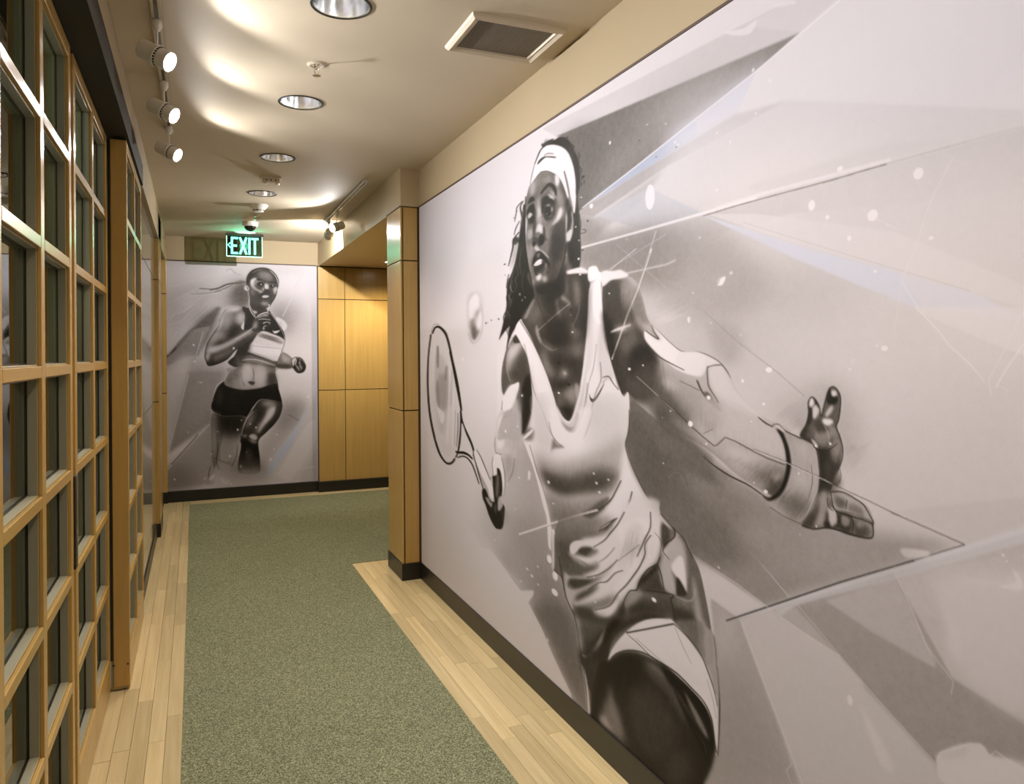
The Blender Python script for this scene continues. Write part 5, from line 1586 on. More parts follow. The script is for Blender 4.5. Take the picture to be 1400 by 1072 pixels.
RUNNER = """
B 7.32 7.77
f 200 20 1:-70,-45 1582,-118 1572,1294 -78,1258
F 214 6 1:-6,12 734,-19 617,121 277,422 -10,618
f 188 14 .7:278,253 571,196 685,291 569,441 276,518
f 175 12 .7:14,308 345,251 321,445 55,713
f 215 30 .9:1088,130 1518,-12 1515,423 1182,429 1062,281
f 185 8 .6:1064,30 1381,31 1331,84 1112,79
f 130 20 .85:1014,445 1207,403 1328,528 1229,706 1132,656
f 120 10 .6:1025,457 1133,505 1254,655 1156,757
f 175 25 .7:1180,706 1501,602 1500,858 1264,883
f 216 30 .8:1179,857 1500,858 1497,1257 1080,1248
F 120 2 1:-1,974 208,724 478,467 524,466 409,711 295,965 -2,1093
f 105 10 .8:275,615 455,504 501,515 431,759 307,928
F 150 1 .9:-1,974 219,712 420,662 295,977 206,1000 -2,1081
F 176 1 1:-2,1081 218,976 284,977 205,1231 -3,1226
f 200 6 .7:9,1129 118,999 184,1000 161,1230 8,1227
F 100 .6 1:-1,974 86,880 97,903 -1,998
f 120 14 1:639,267 756,215 777,461 638,464 569,441
f 90 10 .9:674,291 767,227 789,436 707,463
F 150 1.2 .9:273,989 353,711 387,686 273,1001
S 212 .9 .3 .8:273,989 347,723
S 205 .8 .3 .8:210,363 322,337 525,319
S 200 .8 .3 .8:-5,832 231,639 422,456
S 214 1 .3 .9:36,272 368,154 641,96
s 95 1.2 .5 .8:311,276 479,278 571,227 732,209
s 120 .8 .4 .8:663,193 721,185 779,196
s 120 .8 .4 .7:233,339 389,323 525,295
h 170 .6 .5 20 .3:12,665 144,449 411,334 276,567
h 215 .6 .5 14 .3:12,618 78,521 277,422 187,520
S 205 .9 .3 .8:1393,43 1306,224 1145,555
S 190 .7 .3 .7:1368,57 1269,250
s 150 1 .4 .7:572,86 618,60 664,107 733,129
f 152 12 .9:273,1001 384,1098 565,1089 564,1321 177,1312 205,1192
f 205 8 .8:140,999 206,976 251,988 161,1215 41,1227
F 104 2 .8:4,977 219,718 275,675 97,903
S 214 .8 .3 .8:87,856 10,963
S 210 .7 .3 .7:12,665 143,616 310,421
S 210 .7 .3 .7:54,772 21,856 76,784 98,712
h 216 .7 .5 18 .3:13,451 311,240 412,298 77,617
f 120 .8 1:1130,945 1239,1009 1263,1085 1226,1123 1081,1108 1069,1058
f 62 2 .8:1069,1070 1226,1085 1202,1122 1081,1114
f 190 2 .8:1142,970 1215,1021 1178,1046 1142,1021
f 52 .7 1:1239,1022 1276,997 1337,1010 1374,1061 1386,1112 1361,1163 1299,1174 1251,1123 1233,1072
f 200 .6 .9:1239,1034 1276,1009 1288,1047 1251,1098
s 210 .6 .3 .9:1294,1016 1337,1023 1374,1074
s 180 .6 .3 .9:1275,1073 1324,1061 1349,1112
f 120 1 .8:1300,1086 1349,1112 1324,1149 1287,1136
f 205 1 1:1073,569 1145,593 1187,643 1180,694 1132,719 1096,656
f 175 3 .8:1084,606 1132,618 1132,706 1096,656
C:784,288 801,461 731,462 753,610 729,783 658,967 611,1028 680,1103 634,1139 564,1272 518,1393 1055,1408 1063,1158 1081,1058 1130,933 1167,832 1156,732 1096,631 1013,507 990,445
f 62 1 1:390,177 1455,143 1445,1547 381,1510
f 90 4 .8:802,313 966,408 989,495 871,509 812,448
f 40 6 .8:848,435 966,458 942,508 847,485
f 45 6 .8:731,487 824,510 847,609 752,709
f 214 1.5 .9:984,458 1014,445 1001,520 983,508
s 212 1.6 .4 .95:784,301 795,387 801,461 835,535 864,572
f 190 .8 .9:836,498 883,509 865,534
f 45 2 1:942,533 1013,507 1096,631 1156,757 1131,782 964,720 917,683
s 190 .9 .3 .9:1013,520 1084,619 1132,706 1156,769
f 228 .3 1:1042,701 1050,719 1084,713 1114,707 1065,732 1045,726
f 205 1 1:917,720 1035,745 1155,807 1155,882 1118,1008 1069,1045 962,1007 797,943 774,943 833,832
f 150 2 .9:905,739 1035,770 1143,820 1131,857 999,807 893,770
h 100 .6 .6 20 .2:893,733 1143,807 1143,857 881,770
f 218 2 .9:833,844 963,882 1118,920 1106,983 962,969 809,919
s 150 .7 .3 .9:810,869 939,888 1130,908
s 140 .7 .3 .8:798,931 939,982 1069,1039
f 120 2 .9:727,1005 797,968 962,1019 1081,1070 1057,1108 914,1068 773,1042
f 165 2 .8:750,1017 915,1031 1033,1082 914,1050
f 60 4 .9:658,967 775,832 810,882 774,968 681,1029
f 150 4 1:634,1151 750,1066 1033,1120 1056,1248 1030,1532 562,1517 564,1272
f 190 6 .8:726,1103 797,1079 819,1243 702,1241
f 185 6 .8:843,1092 961,1119 937,1231 842,1229
f 60 5 .9:588,1077 715,1066 715,1140 633,1212 611,1151
f 70 6 .8:985,1119 1063,1133 1061,1408 959,1405
E
s 205 1 .3 .9:645,1127 587,1211 541,1259
f 48 .8 1:588,1040 658,1004 680,1103 611,1077
s 190 .8 .3 .9:1161,870 1142,945 1130,970
s 60 .8 .3 .9:1158,757 1167,832 1130,945
C:569,477 638,452 696,457 748,511 755,585 718,672 752,709 823,683 847,609 894,546 977,520 1013,582 1012,657 940,708 846,770 775,832 658,930 566,1028 406,1087 367,1026 362,977 397,832 500,649 512,564
f 95 1 1:277,422 1086,406 1081,1158 272,1145
f 200 3 .9:569,477 661,457 719,475 684,500 603,501
f 175 8 .9:535,539 615,513 614,611 545,710 511,612
f 110 4 .8:615,562 684,561 660,660 602,660
f 180 5 .9:684,537 748,524 753,610 706,647 672,598
f 48 8 .95:637,636 718,684 659,783 567,832 521,808
f 160 7 .9:522,710 568,734 544,832 476,783 431,808
f 175 4 .9:420,783 477,710 499,759 442,856 385,905
f 45 5 .95:430,856 521,832 567,844 476,881
f 190 3 .9:385,905 567,856 729,758 834,696 822,733 705,807 566,893 407,953
f 55 7 .95:429,1002 612,906 775,783 822,783 728,906 566,1028 418,1087
f 110 6 .8:475,929 659,857 775,770 728,832 566,942
f 200 2.4 .9:368,989 396,929 407,977 384,1038
f 38 5 .9:384,1062 497,1015 612,991 520,1064 406,1093
f 60 2 1:846,621 906,559 977,526 1013,582 1000,657 940,708 869,720 834,708
f 190 1 .9:882,571 965,533 989,558 918,583
f 170 1 .9:917,608 1013,595 1000,620 941,627
f 40 1 .9:906,590 1001,570 965,595 917,608
f 215 .7 .95:941,639 977,620 1012,638 1000,657 964,658
f 40 .8 .9:965,620 1000,607 988,657 953,645
f 215 .6 .9:935,683 964,670 952,707
f 170 2 .8:834,683 870,609 894,608 870,683
E
s 214 1.1 .3 .9:506,588 535,515 592,465 673,453 719,475
s 40 .8 .3 .8:506,594 500,661 431,771 385,856 360,977 379,1038 406,1081
s 205 .9 .3 .9:659,807 775,733 834,683
s 205 .8 .3 .9:864,584 906,540 977,516 1013,532
d 230 .9:644,901,10,14 254,865,10,11 263,1036,9,10 1101,781,4,4
C:779,227 782,152 815,89 874,53 945,41 1016,57 1076,111 1102,173 1093,268 1074,343 1038,407 1002,457 930,446 848,386 802,313
f 78 1 1:734,18 1149,2 1145,480 731,487
f 58 3 .95:779,239 785,140 838,70 933,45 1028,63 1088,130 1099,230 1075,193 1028,132 944,110 850,138 814,213
f 110 4 .8:921,73 1004,83 1039,144 968,159
f 150 3 .9:838,200 885,161 920,173 885,211 849,249
f 214 1.4 .95:820,182 850,169 849,237 884,273 931,284 908,297 849,274
f 45 1 .95:885,161 932,166 967,202 944,191 897,180
f 45 1 .95:1009,201 1075,187 1087,205 1039,213
f 48 1.4 .95:890,211 944,203 955,234 908,241
f 48 1.4 .95:1003,226 1069,218 1069,249 1015,251
d 225 1:927,218,6,6 1041,231,5,5
f 190 1.4 .9:967,221 997,220 997,258 973,265
f 40 1.2 .9:943,290 1015,295 1002,314 955,309
f 170 1.2 .9:931,272 955,259 955,284
f 190 1.6 .9:1069,256 1087,243 1074,318 1050,306
f 46 1.4 .9:913,347 955,321 1002,320 1026,344 1014,388 954,396 919,378
f 226 .6 1:925,349 967,336 1012,345 996,370 954,377
f 165 1 .8:931,390 1002,392 978,405
f 190 1.5 .8:908,297 937,297 919,322
f 46 5 .8:814,287 884,310 907,385 848,373
f 150 2.4 .7:930,415 1002,414 978,439
E
s 38 .9 .3 .9:779,227 782,152 815,89 874,53 945,39 1016,55 1076,111 1104,179 1096,255
s 190 .7 .3 .9:1028,69 1076,130 1097,192
f 200 .8 1:758,233 785,233 802,275 784,294 758,270
f 50 .6 1:773,245 788,251 784,276
s 40 .9 .3 .8:1087,280 1068,343 1032,407 1002,445
F 196 4 1:-2,1151 205,1155 3,1972 -7,1971
F 150 3 1:205,1143 542,1148 415,1546 414,1680 3,1984
f 158 12 .8:160,1394 416,1340 414,1644 113,1823
F 170 3 1:414,1680 456,2107 432,2324 1,2340 2,2126
f 120 16 .7:2,2150 221,2117 264,2312 1,2352
f 150 20 .9:424,1790 722,1804 696,2270 433,2252
f 130 14 .8:1127,1471 1322,1452 1395,1556 1271,1779 1076,1871 1029,1743
f 165 16 .9:909,1862 1197,1801 1026,2118 906,2235
f 180 20 .8:604,2202 907,2223 906,2310 603,2337
F 200 3 1:1420,1506 1503,1329 1495,2365 894,2346 906,2285 1220,1954
F 208 1 1 .8:1408,1544 1295,1730 918,2261 894,2321 1001,2279 1233,1954
F 188 2 .7:1328,2289 1498,1994 1495,2365 1316,2365
F 214 2 .8:1073,2272 1294,1882 1419,1710 1500,1688 1499,1892 1317,2213 1193,2356
S 212 1 .3 .9:649,2316 906,2273 1497,2199
S 215 1.2 .3 .9:2,2138 245,1853 402,1692
S 70 .8 .3 .8:35,2093 201,1899 290,1795
S 215 1 .3 .9:3,1972 205,1167
S 110 .8 .3 .8:1198,1625 1308,1692
B 7.86 8.05
S 215 1 .3 .9:1420,1531 1502,1355
B 7.14 7.67
f 120 .8 1:426,1595 516,1599 538,1771 467,2108 433,2130 418,1886
f 175 3 .9:431,1608 471,1609 469,1840 445,2058 429,1936
f 60 14 .95:471,1585 746,1595 710,1828 560,1845 492,1793
f 36 8 .95:494,1586 758,1608 710,1803 526,1795
f 150 20 .7:481,1841 675,1851 627,2118 490,2134
C:541,1246 582,1161 611,1100 1063,1106 1063,1169 1080,1282 1133,1497 1054,1469 912,1452 840,1524 770,1633 723,1619 516,1611 426,1547 426,1462 461,1329
f 150 6 1:383,1170 1201,1184 1197,1801 379,1763
f 90 8 .9:564,1234 657,1137 702,1237 656,1297 564,1295
f 190 7 .8:726,1188 796,1177 819,1289 748,1312
f 180 8 .8:855,1165 961,1167 960,1292 877,1302
f 70 8 .8:985,1167 1069,1169 1080,1294 972,1304
f 40 1 .95:784,1257 854,1258 830,1295
s 90 1 .4 .8:843,1140 843,1215 819,1276
f 30 1.2 1:541,1246 564,1295 725,1342 901,1328 1056,1281 1092,1320 1133,1497 1054,1469 912,1452 840,1524 770,1633 723,1619 516,1611 426,1547 427,1438 495,1293
f 62 4 .7:461,1353 518,1294 540,1429 471,1524
h 70 .7 .5 16 .2:473,1329 795,1362 770,1584 437,1523
s 130 .7 .3 .8:426,1535 494,1574 516,1581
E
s 215 1.1 .3 .9:547,1240 484,1281 444,1389 432,1462
s 205 1 .3 .9:599,1137 564,1209 547,1252
s 190 .8 .3 .9:420,1547 460,1578 516,1605
C:912,1455 1055,1467 1133,1503 1114,1622 1053,1719 957,1815 897,1874 885,1936 901,2111 883,2234 696,2221 685,2073 709,1951 704,1877 722,1755 781,1621 840,1537
f 62 1 1:609,1406 1200,1423 1194,2305 603,2264
f 150 6 .9:935,1465 1030,1481 1078,1507 959,1516
f 190 6 .9:994,1542 1054,1532 1030,1618 934,1714 874,1811 862,1761 958,1641
f 130 5 .8:793,1634 876,1563 840,1661 769,1732
f 32 6 .9:1053,1669 1114,1571 1029,1743 921,1838
f 40 6 .8:887,1563 923,1540 863,1687 816,1709
s 205 1.2 .3 .9:840,1574 769,1658 728,1755 716,1828
f 190 1.6 .9:792,1832 839,1816 874,1848 862,1885 815,1870
f 150 1.6 .8:722,1828 768,1818 756,1855
f 165 1.6 .8:768,1868 826,1883 873,1910 826,1914
f 26 3 .95:710,1877 768,1868 826,1933 873,1935 896,2085 883,2159 720,2149 709,2000
f 70 8 .8:697,2098 895,2135 883,2246 696,2233
E
f 158 12 .9:650,2181 954,2201 953,2301 649,2291
s 200 .8 .3 .8:897,1874 933,1839
s 190 1 .3 .8:710,1902 697,2000 668,2121
h 60 .7 .6 14 .4:434,2033 490,2085 650,2095 604,2178
s 70 .8 .4 .8:411,2129 388,2224 410,2274
f 215 .8 .9:399,2249 450,2216 433,2264 404,2286
d 230 .95:678,1764,9,12 599,2040,10,13 804,1708,7,10 707,2154,12,16 1008,2098,11,16 64,2247,9,10 417,2007,7,10 194,1766,6,6 353,2258,6,10 607,2331,7,7 767,2006,5,5 1076,1833,6,13 716,1665,6,6 862,1748,7,10 1045,1988,6,10 1408,1435,10,15 1261,1330,6,6 336,2323,6,6 480,1774,6,6
f 218 .6 .9:288,1240 316,1253 338,1239 321,1263
h 190 .7 .6 18 .4:444,2228 558,2260 603,2337 421,2312
f 210 2 .7:512,2257 557,2297 603,2288 568,2335 512,2318
f 92 8 .9:678,243 744,197 785,222 792,414 718,415 653,382
f 120 10 .7:629,365 703,285 718,450 636,452
s 80 1.2 .5 .9:412,293 524,256 605,219 703,203 769,198
s 95 .8 .4 .9:460,309 573,263 638,228
s 110 .7 .4 .8:703,185 744,189 777,192
f 52 2 .9:781,214 786,135 836,72 919,44 1003,53 1070,108 1099,186 1086,196 1053,126 1003,84 927,77 860,97 819,151 802,204
s 165 .8 .4 .8:835,98 885,66 936,60
s 200 1.1 .4 .95:1011,61 1070,117 1095,178 1099,213
f 120 3 .7:894,87 1002,92 1036,153 985,155 918,130
f 210 1.6 .95:818,186 852,150 885,158 851,185 835,229 851,246 892,280 867,281 826,247
f 40 .9 .95:877,154 918,157 968,186 935,181 893,171
f 40 .9 .95:993,190 1061,183 1086,196 1052,201
f 40 1.2 .95:885,202 926,192 951,213 926,231 893,226
f 40 1.2 .95:1010,224 1069,216 1082,231 1044,243
d 220 .95:924,216,6,7 1045,226,5,6
s 175 .6 .3 .9:885,189 926,178 960,199
s 175 .6 .3 .9:1002,211 1044,206 1078,215
f 200 1.4 .95:964,208 989,212 997,260 972,265 959,252
f 38 1 .9:951,274 972,269 1010,273 997,285 963,283
s 190 .8 .3 .9:947,239 938,266 955,279
f 190 2 .9:1052,250 1086,240 1077,284 1052,294
f 44 1 .95:900,328 951,305 1009,306 1030,325 1017,374 967,397 925,376
f 226 .6 1:925,341 959,327 1009,332 1005,352 967,368 934,358
s 170 .8 .3 .9:933,386 971,402 1017,379
s 180 .8 .3 .9:896,315 926,297 951,298
f 170 2 .8:925,411 983,414 967,432 933,429
f 58 3 .7:818,256 884,298 900,368 850,360 817,309
s 205 1.1 .3 .95:793,292 805,370 804,440 841,509 866,561
f 212 1 .95:756,249 781,240 801,265 785,288 760,275
s 45 .8 .3 .9:772,253 789,261 781,275
s 205 1.3 .4 .95:992,445 1009,427 1000,480 987,516
f 52 2 .8:882,587 966,551 1016,595 1015,674 948,692 890,657
s 215 1.1 .3 .95:882,561 932,530 983,516 999,538
s 205 1.1 .3 .95:890,596 949,587 1016,595
s 215 1.2 .3 .95:940,635 982,617 1016,634
s 200 1 .3 .95:944,692 952,666 990,657
s 36 .8 .3 .95:898,613 957,608 1007,617
s 36 .8 .3 .95:965,639 982,657 1016,652
f 228 .4 1:1042,705 1053,731 1083,725 1121,704 1087,735 1057,740 1045,722
B 7.72 7.98
s 215 .9 .3 .95:1239,1041 1264,1009 1313,1003
s 36 .8 .3 .95:1282,1035 1263,1085 1299,1143
s 210 .8 .3 .95:1288,1028 1275,1079 1312,1130
s 210 .8 .3 .95:1325,1022 1318,1073 1342,1131
s 36 .8 .3 .95:1312,1022 1300,1073 1330,1143
f 150 2 .7:1142,970 1215,1009 1227,1059 1154,1046
f 200 5 .6:773,1104 808,1092 819,1243 784,1242
s 60 .8 .4 .8:832,1105 843,1179 836,1243
f 200 5 .5:913,1191 961,1204 936,1304 889,1290
f 60 4 .7:997,1180 1062,1181 1068,1307 996,1317
s 70 .8 .4 .8:714,1163 726,1237 748,1299
f 215 2 .8:1030,1543 1060,1544 1029,1631 933,1739 886,1812 910,1738
s 200 .9 .4 .9:840,1524 805,1585 764,1658 734,1743
f 80 10 .6:650,2095 907,2111 930,2237 673,2232
f 176 10 .8:673,2207 907,2223 930,2299 672,2293
h 60 .6 .4 22 .4:697,2024 684,2245 894,2259 896,2036
B 7.14 7.67
h 100 .6 .4 18 .4:424,1838 410,2202 512,2208 492,1842
s 70 .9 .5 .8:470,1792 480,1938 468,2084 490,2170
s 80 .8 .5 .8:675,1925 662,2047 616,2142
f 60 1 1:900,328 951,303 1014,305 1035,330 1017,379 967,402 921,376
f 190 .6 1:934,343 959,331 1005,336 997,352 963,361 938,357
s 120 .6 .3 .9:925,372 967,388 1013,374
f 84 4 .6:884,289 818,256 817,361 883,403
f 70 3 .7:1018,286 1060,302 1043,374 1009,410
f 205 3 .8:569,483 661,460 719,477 672,506 592,526 534,563
f 165 6 .7:546,563 626,525 637,611 568,710 528,661
f 190 5 .8:690,549 744,536 753,591 718,647 683,623
f 205 2 .8:517,588 546,539 534,637 499,710 482,710
f 165 5 .7:465,759 511,710 499,783 442,868 413,893
f 195 3 .8:396,893 521,869 659,795 799,721 822,708 729,783 601,863 441,941
f 150 4 .6:441,990 566,942 658,893 612,955 474,1039
f 140 3 .6:846,634 894,608 881,671 846,696
f 200 4 .7:738,1091 808,1086 831,1154 772,1242 714,1241
f 190 4 .7:867,1105 949,1119 961,1194 889,1244 860,1204
s 215 1 .4 .9:727,1029 844,1018 962,1050 1057,1089
B 7.64 7.93
s 212 .9 .3 .9:1159,769 1167,838 1142,920
f 150 6 .5:658,1004 727,1017 715,1103 657,1102
f 190 6 .6:633,1211 702,1237 725,1299 633,1284
f 185 5 .6:843,1178 937,1179 937,1279 866,1290
f 175 4 .7:935,1472 1030,1481 1078,1514 1006,1524 947,1509
f 205 3 .8:994,1555 1048,1544 1011,1643 933,1733 880,1805 898,1738 958,1641
f 150 4 .6:769,1683 840,1599 828,1685 769,1757
f 200 1.6 .7:797,1838 838,1828 868,1854 838,1874
f 110 5 .6:744,2002 791,1955 825,2056 766,2102
f 130 5 .6:448,1645 482,1646 481,1841 452,1937
f 130 5 .6:902,78 986,75 1036,127 1019,162 952,156 902,131
f 150 3 .6:818,256 851,273 850,343 817,326
f 140 3 .6:950,411 992,414 983,436 950,435
"""
cv = Canvas(4300, 2366, 1.8, 222); cv.draw(TENNIS); cv.grain(5.5, 3)
q = np.linspace(1 / (4.855 + .585), 1 / (.555 + .585), 1080); cols = (4.855 - (1 / q - .585)) * 1000; cols[0] = 0
mural_object('tennis_mural', cv, 4300, 2366, 2.5, cols, lambda x, y: np.c_[np.full(len(x), XR), 4.855 - x, ZM - y], (1, 0, 0),
             'large grey mural of a tennis player in white headband reaching out an open hand')
cv = Canvas(1507, 2366, 2.4, 222); cv.draw(RUNNER); cv.grain(6, 4)
mural_object('runner_mural', cv, 1507, 2366, 4.4, np.linspace(0, 1507, 330), lambda x, y: np.c_[-.262 + x, np.full(len(x), 8.47), ZM - y], (0, 1, 0),
             'narrow grey mural of a running sprinter in black shorts on the end wall')

# ------------------------------------------------------------------ ceiling fittings
for i, (cx, cy) in enumerate(DL):
    names = ['recessed ceiling light farthest behind the viewer', 'recessed ceiling light nearly overhead the viewer', 'recessed ceiling light just in front of the viewer, above the picture', 'nearest round recessed ceiling light, before the first sprinkler', 'recessed ceiling light just beyond the nearest sprinkler',
             'recessed ceiling light in front of the cream alarm strobe', 'recessed ceiling light beyond the cream alarm strobe']
    e = tag(empty('recessed_light', (cx, cy, ZC)), names[i], 'downlight', 'recessed lights along the hall ceiling')
    bm = bmesh.new(); add_lathe(bm, [(RH - .001, .004), (RH - .001, -.001), (RH + .002, -.004), (RH + .008, -.004), (RH + .010, -.0005)], 40, cap=False); obj('trim_ring', bm, M['dark'], e, smooth=True)
    bm = bmesh.new(); add_lathe(bm, [(RH - .001, .002), (.094, .03), (.085, .075), (.066, .12), (.05, .135)], 40, cap=False); obj('reflector', bm, M['alu'], e, smooth=True)
    bm = bmesh.new(); add_lathe(bm, [(.05, .134), (.03, .136), (.0, .137)], 24, cap=False); add_lathe(bm, [(.0, .085), (.022, .09), (.030, .105), (.024, .125), (.02, .134)], 20, cap=False)
    obj('bulb', bm, M['bulb'], e, smooth=True)
    bm = bmesh.new(); add_lathe(bm, [(RH + .002, .001), (RH + .002, .15), (0, .15)], 32, cap=False); obj('can', bm, M['white'], e)
    lamp('downlight_beam', 'SPOT', (0, 0, .07), P_DOWN, WARM, e, (0, 0, -1), math.radians(112), .5, .05)

def track(name, x, y0, y1, label, ma, mslot):
    t = tag(empty(name, (x, 0, ZC)), label, 'track')
    bm = bmesh.new()
    add_box(bm, (-.017, y0, -.020), (-.007, y1, 0)); add_box(bm, (.007, y0, -.020), (.017, y1, 0)); add_box(bm, (-.017, y0, -.006), (.017, y1, 0))
    obj('rail', bm, ma, t)
    bm = bmesh.new(); add_box(bm, (-.0065, y0 + .01, -.0095), (.0065, y1 - .01, -.0062)); obj('slot', bm, mslot, t)
    for ya in (y0, y1): box('end_cap', (-.019, ya - .008, -.022), (.019, ya + .008, 0), ma, t, .003)
    return t
track('light_track', -.118, .2, 4.5, 'pale light track along the left of the ceiling carrying three lit spotlights', M['ceil'], M['grille'])
track('light_track', 1.118, 5.28, 7.15, 'short light track on the right by the soffit, its slot showing dark', M['white'], M['black'])
def track_head(x, y, d, label, power, group=None, face='lens'):
    """canopy under the track, stem, yoke ring and a stepped cylinder pointing along d"""
    e = tag(empty('track_spotlight', (x, y, ZC - .022)), label, 'spotlight', group)
    bm = bmesh.new(); add_lathe(bm, [(.016, 0), (.018, -.006), (.018, -.022), (.012, -.036), (.006, -.040)], 18); obj('adapter', bm, M['white'], e, smooth=True)
    bm = bmesh.new(); add_tube(bm, (0, 0, -.036), (0, 0, -.098), .0045); obj('stem', bm, M['white'], e)
    d = Vector(d).normalized(); R = Matrix.Translation((0, 0, -.128)) @ d.to_track_quat('Z', 'Y').to_matrix().to_4x4()
    bm = bmesh.new(); add_lathe(bm, [(0, -.072), (.026, -.070), (.035, -.062), (.0365, -.010), (.0365, -.004)], 28, R, cap=False); obj('housing', bm, M['white'], e, smooth=True)
    bm = bmesh.new(); add_lathe(bm, [(.0365, -.004), (.040, -.002), (.040, .006), (.037, .008)], 28, R, cap=False); obj('yoke_ring', bm, M['white'], e, smooth=True)
    bm = bmesh.new()
    for i in range(22):
        a = 2 * math.pi * i / 22; c = Vector((.0372 * math.cos(a), .0372 * math.sin(a), .0125)); g_ = bmesh.ops.create_cube(bm, size=1)
        bmesh.ops.transform(bm, matrix=R @ Matrix.Translation(c) @ Matrix.Rotation(a, 4, 'Z') @ Matrix.Diagonal((.0022, .0052, .008, 1)), verts=g_['verts'])
    o = obj('vent_slots', bm, M['black'], e)
    bm = bmesh.new(); add_lathe(bm, [(.037, .008), (.0365, .055), (.034, .055), (.033, .046)], 28, R, cap=False); obj('shade', bm, M['white'], e, smooth=True)
    bm = bmesh.new(); add_lathe(bm, [(.033, .046), (.02, .050), (0, .052)], 28, R, cap=False); obj('lens', bm, M['lens'], e, smooth=True)
    at = tuple(R @ Vector((0, 0, .058)))
    lamp('spot_beam', 'SPOT', at, power, NEUT, e, d, math.radians(112), 1.0, .012)
    lamp('spot_spill', 'SPOT', at, power * .46, NEUT, e, d, math.radians(150), .3, .012)
    return e
dl = (.80, -.42, -.46)
for y, lab in ((3.0, 'nearest of the lit track spotlights on the left'), (3.66, 'middle of the lit track spotlights on the left'), (4.37, 'farthest of the lit track spotlights on the left')):
    track_head(-.118, y, dl, 'white cylinder, ' + lab, P_HEAD, 'track spotlights on the left')
for y, lab in ((2.33, 'just above the picture edge'), (1.66, 'between the viewer and the visible ones'), (.98, 'closest to the viewer')): track_head(-.118, y, dl, 'white track spotlight on the left track, ' + lab, P_HEAD * .5, 'track spotlights on the left')
track_head(1.118, 6.44, (-.80, -.45, -.34), 'glaring spotlight on the short right track', P_HEAD_R * .38)
track_head(1.118, 6.86, (.02, .95, -.24), 'far spotlight on the short right track, turned to the runner mural', P_HEAD_R)

# air grille
e = tag(empty('ceiling_vent', (1.125, 2.716, ZC)), 'square ceiling vent with a pale raised frame and grey mesh', 'vent')
bm = bmesh.new(); a, b, c_, d_ = .192, .166, .150, .128
R0 = [(-a, -b), (a, -b), (a, b), (-a, b)]
rings = [[(x, y, 0) for x, y in R0], [(x * .985, y * .985, -.010) for x, y in R0], [(x * .93, y * .93, -.020) for x, y in R0], [(x * .86, y * .86, -.012) for x, y in R0], [(x * .82, y * .82, -.014) for x, y in R0], [(x * .80, y * .80, -.004) for x, y in R0]]
vr = [[bm.verts.new(p) for p in r] for r in rings]
for p, q_ in zip(vr, vr[1:]):
    for i in range(4): bm.faces.new((p[i], p[(i + 1) % 4], q_[(i + 1) % 4], q_[i]))
obj('frame', bm, M['cream'], e)
bm = bmesh.new(); add_box(bm, (-a * .8, -b * .8, -.003), (a * .8, b * .8, 0)); obj('back_plate', bm, M['grille'], e)
bm = bmesh.new()
for i in range(33):
    x = -a * .79 + i * a * 1.58 / 32; add_box(bm, (x - .0016, -b * .8, -.0062), (x + .0016, b * .8, -.0032))
for i in range(29):
    y = -b * .79 + i * b * 1.58 / 28; add_box(bm, (-a * .8, y - .0016, -.0066), (a * .8, y + .0016, -.0036))
o = obj('mesh', bm, M['grille'], e, kind='stuff')

def sprinkler(x, y, label):
    e = tag(empty('fire_sprinkler', (x, y, ZC)), label, 'sprinkler')
    bm = bmesh.new(); add_lathe(bm, [(.040, 0), (.040, -.003), (.030, -.007), (.018, -.004), (.017, -.001)], 28, cap=False); obj('escutcheon', bm, M['cream'], e, smooth=True)
    bm = bmesh.new(); add_lathe(bm, [(.012, 0), (.012, -.010), (.007, -.014), (.007, -.02)], 16); obj('body', bm, M['chrome'], e, smooth=True)
    bm = bmesh.new()
    for s_ in (-1, 1): add_tube(bm, (s_ * .008, 0, -.016), (s_ * .010, 0, -.03), .0018, 8); add_tube(bm, (s_ * .010, 0, -.03), (0, 0, -.044), .0018, 8)
    obj('frame_arms', bm, M['chrome'], e)
    bm = bmesh.new(); add_lathe(bm, [(.004, -.042), (.017, -.046), (.017, -.048), (.003, -.048)], 18); obj('deflector', bm, M['chrome'], e, smooth=True)
sprinkler(.486, 3.265, 'small chrome fire sprinkler between the two nearest recessed lights')
sprinkler(.498, 6.95, 'tiny fire sprinkler between smoke detector and dome camera')

e = tag(empty('alarm_strobe', (.495, 5.46, ZC)), 'small cream alarm strobe with two lenses on the ceiling', 'strobe')
box('base_plate', (-.068, -.045, -.012), (.068, .045, 0), M['cream'], e, .003)
box('housing', (-.058, -.036, -.040), (.058, .030, -.012), M['cream'], e, .006)
for s_ in (-1, 1):
    bm = bmesh.new(); add_lathe(bm, [(.014, -.036), (.014, -.046), (.009, -.052), (0, -.054)], 16, cap=False); obj('lens', bm, M['chrome'], e, (s_ * .040, -.022, 0), True)
bm = bmesh.new()
for s_ in (-.03, 0, .03): add_box(bm, (s_ - .004, -.037, -.030), (s_ + .004, -.0355, -.020))
obj('vent_slots', bm, M['dark'], e, kind='stuff')

e = tag(empty('smoke_detector', (.492, 6.50, ZC)), 'white cone-shaped smoke detector on the ceiling', 'detector')
bm = bmesh.new(); add_lathe(bm, [(.078, 0), (.076, -.008), (.052, -.034), (.046, -.040)], 32, cap=False); obj('base', bm, M['white'], e, smooth=True)
bm = bmesh.new(); add_lathe(bm, [(.044, -.040), (.044, -.050), (.036, -.058), (0, -.060)], 28, cap=False); obj('sensor_head', bm, M['white'], e, smooth=True)
bm = bmesh.new()
for i in range(10):
    t = 2 * math.pi * i / 10; g_ = bmesh.ops.create_cube(bm, size=1)
    bmesh.ops.transform(bm, matrix=Matrix.Translation((.0435 * math.cos(t), .0435 * math.sin(t), -.046)) @ Matrix.Rotation(t, 4, 'Z') @ Matrix.Diagonal((.003, .016, .007, 1)), verts=g_['verts'])
obj('sensor_slots', bm, M['dark'], e)

